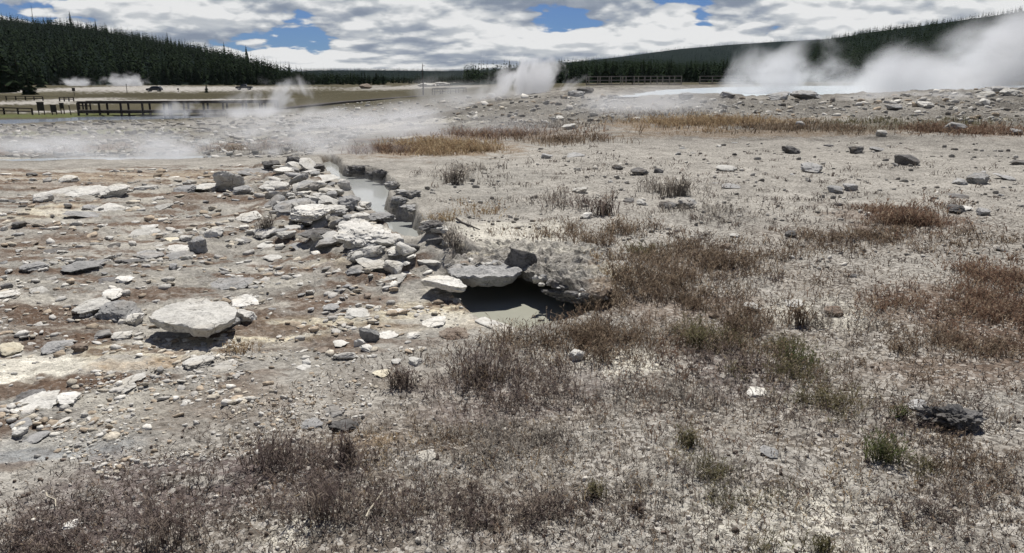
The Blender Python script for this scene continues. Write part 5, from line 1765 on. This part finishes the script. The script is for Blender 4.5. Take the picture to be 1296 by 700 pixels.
TREE_ROWS = [
    (96, -40, 345, 345, 30, (6.5, 11.5), 'conifer in the front row', 'front row trees of the left forest'),
    (16, 330, 400, 350, 50, (4.5, 7.5), 'conifer at the forest end', 'trees at the end of the left forest'),
    (30, 395, 490, 360, 50, (4, 6.5), 'conifer at the forest end', 'trees at the end of the left forest'),
    (40, 480, 640, 390, 80, (2.2, 4.6), 'conifer of the low belt', 'trees behind the brown meadow'),
    (84, 640, 1010, 290, 60, (5, 9.5), 'conifer of the pool belt', 'trees behind the hot pool'),
]
for (n, p0, p1, y0, dy, (h0, h1), lab, grp) in TREE_ROWS:
    for i in range(n):
        px = p0 + (p1 - p0) * (i + random.uniform(.1, .9)) / n
        y = y0 + random.uniform(0, dy)
        x = (px - 648) / 1008.0 * y
        h = random.uniform(h0, h1)
        tree(x, y, gz(x, y) - .2, h, '%s %s, %s' % ('taller' if h > .5 * (h0 + h1) else 'shorter', lab, min(MARKS, key=lambda m_: abs(m_[0] - px))[1]), grp)
# big near trees at the left edge
for (px, y, h, wd, lab) in [(6, 235, 12.5, 1.35, 'broad dark tree at the left edge, nearest of its group'), (24, 262, 11.5, 1.4, 'broad dark tree second from the left edge'), (36, 215, 6.2, 1.7, 'low bushy dark tree right of the broad pair'), (-20, 240, 13, 1.3, 'broad dark tree cut by the left edge'), (52, 300, 9.5, 1.2, 'dark tree behind the low bushy one')]:
    x = (px - 648) / 1008.0 * y
    tree(x, y, gz(x, y) - .2, h, lab, None, None, wd)
x = (261 - 648) / 1008.0 * 232
tree(x, 232, gz(x, 232), 2.6, 'small lone sapling on the brown meadow beside the road', None, 2, 1.5, 'sapling')
# trees that stand out of the hill skyline
for (px, py, hpx, wd, lab) in [(89, 26, 13, 1.0, 'taller conifer standing out of the left hill skyline'), (121, 33, 9, .8, 'second taller conifer on the left hill skyline'), (212, 50, 10, .7, 'thin conifer on the left hill skyline, lower down'), (284, 66, 13, .9, 'taller conifer where the left skyline steepens'), (312, 70, 13, .9, 'taller conifer low on the left skyline'), (366, 84, 6, .9, 'last tall conifer at the foot of the left skyline')]:
    y = 1240.0
    p = at_dist(px, py, y)
    zb = float(zl(np.array([p[0]]), np.array([y]))[0])
    top = at_dist(px, py - hpx, y)[2]
    tree(p[0], y, zb, max(top - zb, 8), lab, None, None, wd * .8)


def snag(px, py_top, y, zb, r0, label, branches, seed, name='dead_tree'):
    rgs = random.Random(seed)
    p = at_dist(px, py_top, y)
    e = empty(name, (p[0], y, zb))
    hh = p[2] - zb
    MB().tube([(0, 0, -.5), (.05, 0, hh * .4), (-.04, 0, hh * .8), (0, 0, hh)], [r0, r0 * .8, r0 * .5, r0 * .2], 7).build('trunk', M['snag'], e)
    for k in range(branches):
        t = rgs.uniform(.25, .95); a = rgs.uniform(0, 6.28); L = hh * rgs.uniform(.05, .13)
        MB().tube([(0, 0, hh * t), (math.cos(a) * L, math.sin(a) * L, hh * t - L * .25)], [r0 * .28, r0 * .1], 5).build('branch', M['snag'], e)
    return tag(e, label, 'dead tree')


px_ = at_dist(39, 18, 1240.0)
snag(39, 6, 1240.0, float(zl(np.array([px_[0]]), np.array([1240.0]))[0]), .5, 'bare dead tree poking out of the left hill skyline', 8, 1)
xs_ = (534.5 - 648) / 1008 * 150
snag(534.5, 80, 150, gz(xs_, 150) - .3, .16, 'tall bare pole like snag standing on the meadow in the centre', 9, 2)
xs_ = (609 - 648) / 1008 * 420
snag(609, 76, 420, gz(xs_, 420), .22, 'thin distant snag against the far ridge', 5, 3)

# ------------------------------------------------------------------ boardwalks, fences, signs
def at_y(px, y):
    x = (px - 648) / 1008.0 * y
    return x, gz(x, y)


def boardwalk(name, pts, label, rail=True, deck_h=.55, rail_h=1.05, step=1.5, wd=1.9, back=True, mat='wood', mid=True, post_w=.13, heavy=.17):
    """deck on posts with a railing; pts: (px, y, deck z) along its length"""
    W_ = [Vector(((px - 648) / 1008.0 * y, y, z)) for px, y, z in pts]
    e = empty(name, W_[0])
    o = W_[0]
    for a, b in zip(W_, W_[1:]):
        d = b - a; L = d.length; s = Vector((-d.y, d.x, 0)).normalized() * wd
        if s.y < 0: s = -s
        v = [a - o, b - o, b - o + s, a - o + s]
        dn = Vector((0, 0, -.42))
        MB().add(v + [p + dn for p in v], [(0, 1, 2, 3), (7, 6, 5, 4), (0, 4, 5, 1), (1, 5, 6, 2), (2, 6, 7, 3), (3, 7, 4, 0)]).build('deck', M[mat], e)
        n = max(1, round(L / step))
        for side in ((Vector((0, 0, 0)), s) if back else (Vector((0, 0, 0)),)):
            off = side + (Vector((0, -.02, 0)) if side.length == 0 else Vector((0, .02, 0)))
            for i in range(n + 1):
                p = a + d * (i / n) - o + off
                g = gz(p.x + o.x, p.y + o.y) - o.z - .3
                k = MB().box(p.x - post_w / 2, p.x + post_w / 2, p.y - post_w / 2, p.y + post_w / 2, min(g, p.z - .2), p.z + (rail_h if rail else -.17))
                k.build('post', M[mat], e)
            if rail:
                for hh, ht in ((rail_h + .03, heavy), (rail_h * .52, .11)) if mid else ((rail_h + .03, heavy),):
                    up = Vector((0, -.10 if side.length == 0 else .10, hh))
                    MB().bar(a - o + off + up, b - o + off + up, .06, ht).build('rail', M[mat], e)
    return tag(e, label, 'boardwalk')


boardwalk('boardwalk', [(95, 112, -2.55), (205, 111, -2.5), (330, 112, -2.45), (350, 113, -2.4)], 'long dark railed boardwalk crossing the river on the left', mid=False, heavy=.34, step=2.9, post_w=.22)
boardwalk('boardwalk', [(352, 113.4, -2.35), (440, 128, -1.75), (545, 150, -1.2), (600, 158, -.75)], 'low dark boardwalk without rails crossing the meadow', rail=False, step=3.0)
boardwalk('boardwalk', [(742, 120, 1.0), (800, 118, 1.05), (862, 121, 1.1)], 'railed boardwalk behind the left part of the hot pool', heavy=.1, mat='palewood', step=1.9)
boardwalk('boardwalk', [(885, 128, 1.1), (950, 126, 1.15), (1010, 128, 1.2)], 'railed boardwalk behind the right part of the hot pool', heavy=.1, mat='palewood', step=1.9)

boardwalk('boardwalk', [(550, 148, -1.1), (590, 150, -.95)], 'small dark railed platform just right of the tall snag', heavy=.22, step=1.6)


def rail_fence(pts, label, hh=1.0, step=3.0):
    W_ = []
    for px, y in pts:
        x, z = at_y(px, y); W_.append(Vector((x, y, z)))
    e = empty('rail_fence', W_[0]); o = W_[0]
    for a, b in zip(W_, W_[1:]):
        d = b - a; n = max(1, round(d.length / step))
        for i in range(n + 1):
            p = a + d * (i / n) - o
            MB().box(p.x - .09, p.x + .09, p.y - .09, p.y + .09, p.z - .3, p.z + hh).build('post', M['wood'], e)
        for h in (hh * .5, hh * .95):
            MB().bar(a - o + Vector((0, -.13, h)), b - o + Vector((0, -.13, h)), .08, .14).build('rail', M['wood'], e)
    return tag(e, label, 'fence')


rail_fence([(-60, 118), (0, 116), (36, 114)], 'two railed wooden fence left of the dark notice boards')
rail_fence([(-30, 175), (30, 170), (52, 168)], 'rail fence along the far side of the pale path at left', .9)
rail_fence([(97, 128), (111, 126)], 'short railing corner just behind the start of the boardwalk', 1.3, 1.0)
rail_fence([(73, 165), (91, 163)], 'low dark rail behind the pale path', .8, 1.6)


def board(px, y, wd, ht, zlow, label, legs=2, mat='sign', tilt=0):
    x, z = at_y(px, y)
    e = empty('notice_board', (x, y, z), R(random.uniform(-12, 12)))
    MB().box(-wd / 2, wd / 2, -.04, .04, zlow, zlow + ht).build('panel', M[mat], e)
    MB().box(-wd / 2 - .05, wd / 2 + .05, -.06, .06, zlow + ht + .002, zlow + ht + .09).build('frame', M['wood'], e)
    for k in range(legs):
        lx = 0 if legs == 1 else (-wd / 2 + .09 if k == 0 else wd / 2 - .09)
        MB().box(lx - .05, lx + .05, .045, .14, -.2, zlow + ht * .8).build('leg', M['wood'], e)
    return tag(e, label, 'sign')


board(47.5, 113, .95, 1.15, .55, 'tall dark notice board on two legs by the path, leftmost')
board(63.5, 113, .9, .95, .35, 'dark notice board second from the left')
board(74.5, 116, .6, .75, .75, 'small dark notice board third from the left')
board(92.5, 205, .75, .75, 1.2, 'round headed dark sign on a post beside the pale road', 1)
board(225, 240, .5, .4, .6, 'tiny low sign on the meadow right of the dark car', 1)


def post(px, y, h, r, label, tilt=0.0):
    x, z = at_y(px, y)
    e = empty('marker_post', (x, y, z)); e.rotation_euler = (0, R(tilt), 0)
    MB().tube([(0, 0, -.3), (0, 0, h * .9)], [r, r * .9], 8).build('shaft', M['wood'], e)
    MB().tube([(0, 0, h * .9 + .001), (0, 0, h)], [r * 1.15, r * .8], 8).build('cap', M['wood'], e)
    return tag(e, label, 'post')


post(85, 113, 1.35, .07, 'slightly leaning post between the notice boards and the boardwalk', -6)
post(160, 230, 2.6, .09, 'thin dark post standing on the pale road')


# vehicles --------------------------------------------------------------
def lathe_wheel(e, x, y, r):
    wpar = empty('wheel', (0, 0, 0)); wpar.parent = e; wpar.location = (x, y, r)
    n = 18; wd = .2
    MB().tube([(0, -wd / 2, 0), (0, wd / 2, 0)], [r, r], n).build('tyre', M['tyre'], wpar)
    MB().tube([(0, -wd / 2 - .012, 0), (0, wd / 2 + .012, 0)], [r * .6, r * .6], n).build('rim', M['rim'], wpar)


def section_body(prof, widths, name, mat, e, z=None):
    """side profile polygon extruded across the width with a narrower shoulder"""
    n = len(prof)
    rows = []
    for (yy_, sc) in ((-1, .86), (-.97, .97), (-.88, 1.0), (.88, 1.0), (.97, .97), (1, .86)):
        cx = sum(p[0] for p in prof) / n; cz = sum(p[1] for p in prof) / n
        rows.append([(cx + (p[0] - cx) * (.985 if abs(yy_) == 1 else 1), yy_ * widths[i], cz + (p[1] - cz) * (.95 if abs(yy_) == 1 else 1)) for i, p in enumerate(prof)])
    v = [p for r_ in rows for p in r_]; f = []
    for k in range(len(rows) - 1):
        for i in range(n):
            f.append((k * n + i, k * n + (i + 1) % n, (k + 1) * n + (i + 1) % n, (k + 1) * n + i))
    f.append(tuple(range(n))[::-1]); f.append(tuple((len(rows) - 1) * n + i for i in range(n)))
    o = MB().add(v, f).build(name, mat, e)
    bm = bmesh.new(); bm.from_mesh(o.data); bmesh.ops.recalc_face_normals(bm, faces=bm.faces); bm.to_mesh(o.data); bm.free()
    smooth_angle(o.data, 35)
    return o


def vehicle(px, y, rz, label, kind='suv'):
    x, z = at_y(px, y)
    e = empty('parked_car' if kind == 'suv' else 'pickup_truck', (x, y, z), R(rz))
    if kind == 'suv':
        prof = [(-2.25, .35), (-2.3, .75), (-2.1, .95), (-1.25, 1.05), (1.9, 1.08), (2.25, 1.0), (2.3, .4)]
        section_body(prof, [.88] * 7, 'body', M['paint'], e)
        cab = [(-1.25, 1.052), (-.55, 1.55), (.3, 1.66), (1.7, 1.58), (2.15, 1.06)]
        section_body(cab, [.84, .70, .70, .70, .84], 'cabin', M['paint'], e)
        for s in (-1, 1):
            for x0, x1, x2, x3 in ((-1.0, -.48, .28, .28), (.38, .38, 1.55, 1.85)):
                MB().add([(x0, s * .855, 1.1), (x3, s * .855, 1.1), (x2, s * .735, 1.53), (x1, s * .735, 1.53), (x0, s * .845, 1.1), (x3, s * .845, 1.1), (x2, s * .725, 1.53), (x1, s * .725, 1.53)],
                         [(0, 1, 2, 3), (7, 6, 5, 4), (0, 4, 5, 1), (1, 5, 6, 2), (2, 6, 7, 3), (3, 7, 4, 0)]).build('window', M['glass'], e)
            MB().box(-2.31, -2.2, s * .62 - .16, s * .62 + .16, .68, .84).build('headlight', M['lamp'], e)
            for xx in (-1.4, 1.4): lathe_wheel(e, xx, s * .80, .36)
    else:
        prof = [(-2.6, .45), (-2.65, .9), (-2.4, 1.08), (-1.3, 1.15), (2.5, 1.15), (2.6, .5)]
        section_body(prof, [.92] * 6, 'body', M['paint'], e)
        cab = [(-1.3, 1.152), (-.6, 1.78), (.2, 1.85), (.75, 1.8), (.85, 1.152)]
        section_body(cab, [.88, .74, .74, .74, .88], 'cabin', M['paint'], e)
        for s in (-1, 1):
            MB().add([(-1.0, s * .895, 1.2), (.65, s * .895, 1.2), (.6, s * .775, 1.7), (-.5, s * .775, 1.7), (-1.0, s * .885, 1.2), (.65, s * .885, 1.2), (.6, s * .765, 1.7), (-.5, s * .765, 1.7)],
                     [(0, 1, 2, 3), (7, 6, 5, 4), (0, 4, 5, 1), (1, 5, 6, 2), (2, 6, 7, 3), (3, 7, 4, 0)]).build('window', M['glass'], e)
            MB().box(-2.66, -2.52, s * .64 - .16, s * .64 + .16, .78, .96).build('headlight', M['lamp'], e)
            for xx in (-1.6, 1.6): lathe_wheel(e, xx, s * .84, .42)
    return tag(e, label, 'car' if kind == 'suv' else 'truck')


vehicle(195, 246, 4, 'dark car driving on the pale road in front of the left forest')
vehicle(309, 262, 8, 'dark pickup truck on the pale road near the steam', 'pickup')

# ------------------------------------------------------------------ steam: real volumes over the hot water
def steam_mat(name, dens, scale, lo=.42, hi=.72, aniso=.2, stretch=(1, 1, 1), detail=4, colr=(.80, .81, .83), edge=1.0, wind=0.0):
    m, n = new_mat(name)
    t = n.n('ShaderNodeTexCoord'); g = n.n('ShaderNodeNewGeometry')
    mp = n.n('ShaderNodeMapping'); mp.vector_type = 'TEXTURE'
    mp.inputs['Scale'].default_value = tuple(1 / q for q in stretch)
    mp.inputs['Rotation'].default_value = (0, R(wind), 0)
    n.l(g.outputs['Position'], mp.inputs['Vector'])
    nz = n.noise(mp.outputs[0], scale, detail, .62, .5)
    sepv = n.n('ShaderNodeSeparateXYZ'); n.l(t.outputs['Object'], sepv.inputs[0])
    ln = n.n('ShaderNodeVectorMath', operation='LENGTH'); n.l(t.outputs['Object'], ln.inputs[0])
    fall = n.math('SUBTRACT', 1.0, n.smooth(ln.outputs['Value'], .15, .97))
    # thicker close to the water
    hgt = n.math('SUBTRACT', 1.0, n.math('MULTIPLY', n.smooth(sepv.outputs[2], -.6, .9), .6))
    d = n.math('MULTIPLY', n.math('MULTIPLY', n.smooth(n.math('ADD', nz, n.math('SUBTRACT', n.math('MULTIPLY', fall, .20), .14)), lo, hi), fall), n.math('MULTIPLY', hgt, dens))
    v = n.n('ShaderNodeVolumePrincipled')
    v.inputs['Color'].default_value = (*colr, 1)
    v.inputs['Anisotropy'].default_value = aniso
    n.l(d, v.inputs['Density'])
    o = n.n('ShaderNodeOutputMaterial'); n.l(v.outputs[0], o.inputs['Volume'])
    return m


SV, SF = ICO[3]


def steam(loc, rad, mat, label, rz=0, tilt=0):
    o = np_obj('steam', SV, SF, mat)
    o.location = loc; o.scale = rad; o.rotation_euler = (0, R(tilt), R(rz))
    return tag(o, label, 'steam', kind='stuff')


ST_BIG = steam_mat('steam_dense', 1.0, .36, .43, .64, .2, (1.5, .22, .75), 7, wind=35)
ST_MID = steam_mat('steam_mid', .9, .40, .44, .64, .2, (1.4, .22, .75), 7, wind=25)
ST_LOW = steam_mat('steam_low', 1.1, .75, .44, .64, .2, (.7, .35, 1.4), 6)
ST_THIN = steam_mat('steam_thin', .33, .34, .42, .64, .2, (.7, .35, 1.3), 6)
ST_CH = steam_mat('steam_channel', .40, 1.6, .42, .7, .2, (1, 1, .7), 4)
ST_FAR = steam_mat('steam_far', .5, .26, .45, .62, .2, (1.2, .3, .9), 6)
# hot pool
steam((24, 48, 1.6), (9.5, 7.0, 3.2), ST_BIG, 'dense white steam bank over the right part of the hot pool')
steam((33, 52, 3.6), (11, 7.0, 4.6), ST_BIG, 'tall steam drifting up at the right edge', tilt=-25)
steam((15.5, 47, 1.9), (5.5, 6.0, 3.2), ST_MID, 'steam rising from the middle of the hot pool', tilt=-20)
steam((16.5, 33.5, .75), (6.5, 2.6, 1.0), ST_LOW, 'low steam creeping over the rim rocks on the right')
steam((1.3, 60, 1.8), (6.6, 5.0, 3.6), ST_MID, 'steam plume right of the centre in front of the far ridge')
steam((-5.5, 22.5, .25), (5.5, 2.6, 1.0), ST_THIN, 'steam veil trailing from the far pool towards the reddish grass')
steam((-13, 38.0, -.6), (10, 6.0, 1.7), ST_THIN, 'steam veil over the marsh in front of the river')
steam((-2.2, 50, .9), (6.5, 4.0, 2.0), ST_THIN, 'thin steam spreading left from the central plume')
# steaming pool behind the rubble
steam((-9.6, 19.6, .05), (6.5, 2.6, .85), ST_LOW, 'low steam over the pool behind the left field')
steam((-4.2, 18.8, .1), (3.4, 1.8, .7), ST_LOW, 'steam at the right end of the pool behind the left field')
steam((-2.5, 25.0, .3), (7.5, 4.0, 1.2), ST_THIN, 'thin steam drifting over the far side of the channel')
steam((-14, 27.0, -.3), (9.0, 4.5, 1.3), ST_THIN, 'thin steam drifting over the marsh at the left')
steam((4.5, 30.0, .9), (7.0, 4.0, 1.0), ST_THIN, 'thin steam veil over the reddish grass')
steam((-8, 44.0, -.6), (12, 7.0, 2.0), ST_THIN, 'broad thin steam veil over the far sinter field')
steam((-2.45, 12.0, -.05), (1.1, 2.6, .38), ST_CH, 'faint steam in the narrow channel', 12)
# river and boardwalk
steam((-44, 104, -2.2), (7, 4, 2.4), ST_FAR, 'steam rising under the boardwalk')
steam((-32, 106, -.8), (10, 5, 4.2), ST_FAR, 'steam plume beyond the right end of the railed boardwalk', tilt=-15)
steam((-28, 90, -2.0), (14, 8, 1.4), ST_FAR, 'thin steam on the marsh before the boardwalk')
steam((-160, 330, 1.0), (16, 8, 5.5), ST_FAR, 'small steam puff at the foot of the left forest')
steam((-180, 330, .2), (14, 8, 3.6), ST_FAR, 'second small steam puff at the foot of the left forest')

# ------------------------------------------------------------------ thin air haze round the whole place
def haze_box():
    m, n = new_mat('air_haze')
    v = n.n('ShaderNodeVolumePrincipled')
    v.inputs['Color'].default_value = (.72, .84, 1.0, 1)
    v.inputs['Density'].default_value = .000013
    v.inputs['Anisotropy'].default_value = .2
    o = n.n('ShaderNodeOutputMaterial'); n.l(v.outputs[0], o.inputs['Volume'])
    b = MB().box(-5200, 5200, -120, 5400, -9.0, 430.0).build('haze', m)
    return tag(b, 'thin blue air over the whole valley', kind='stuff')


haze_box()
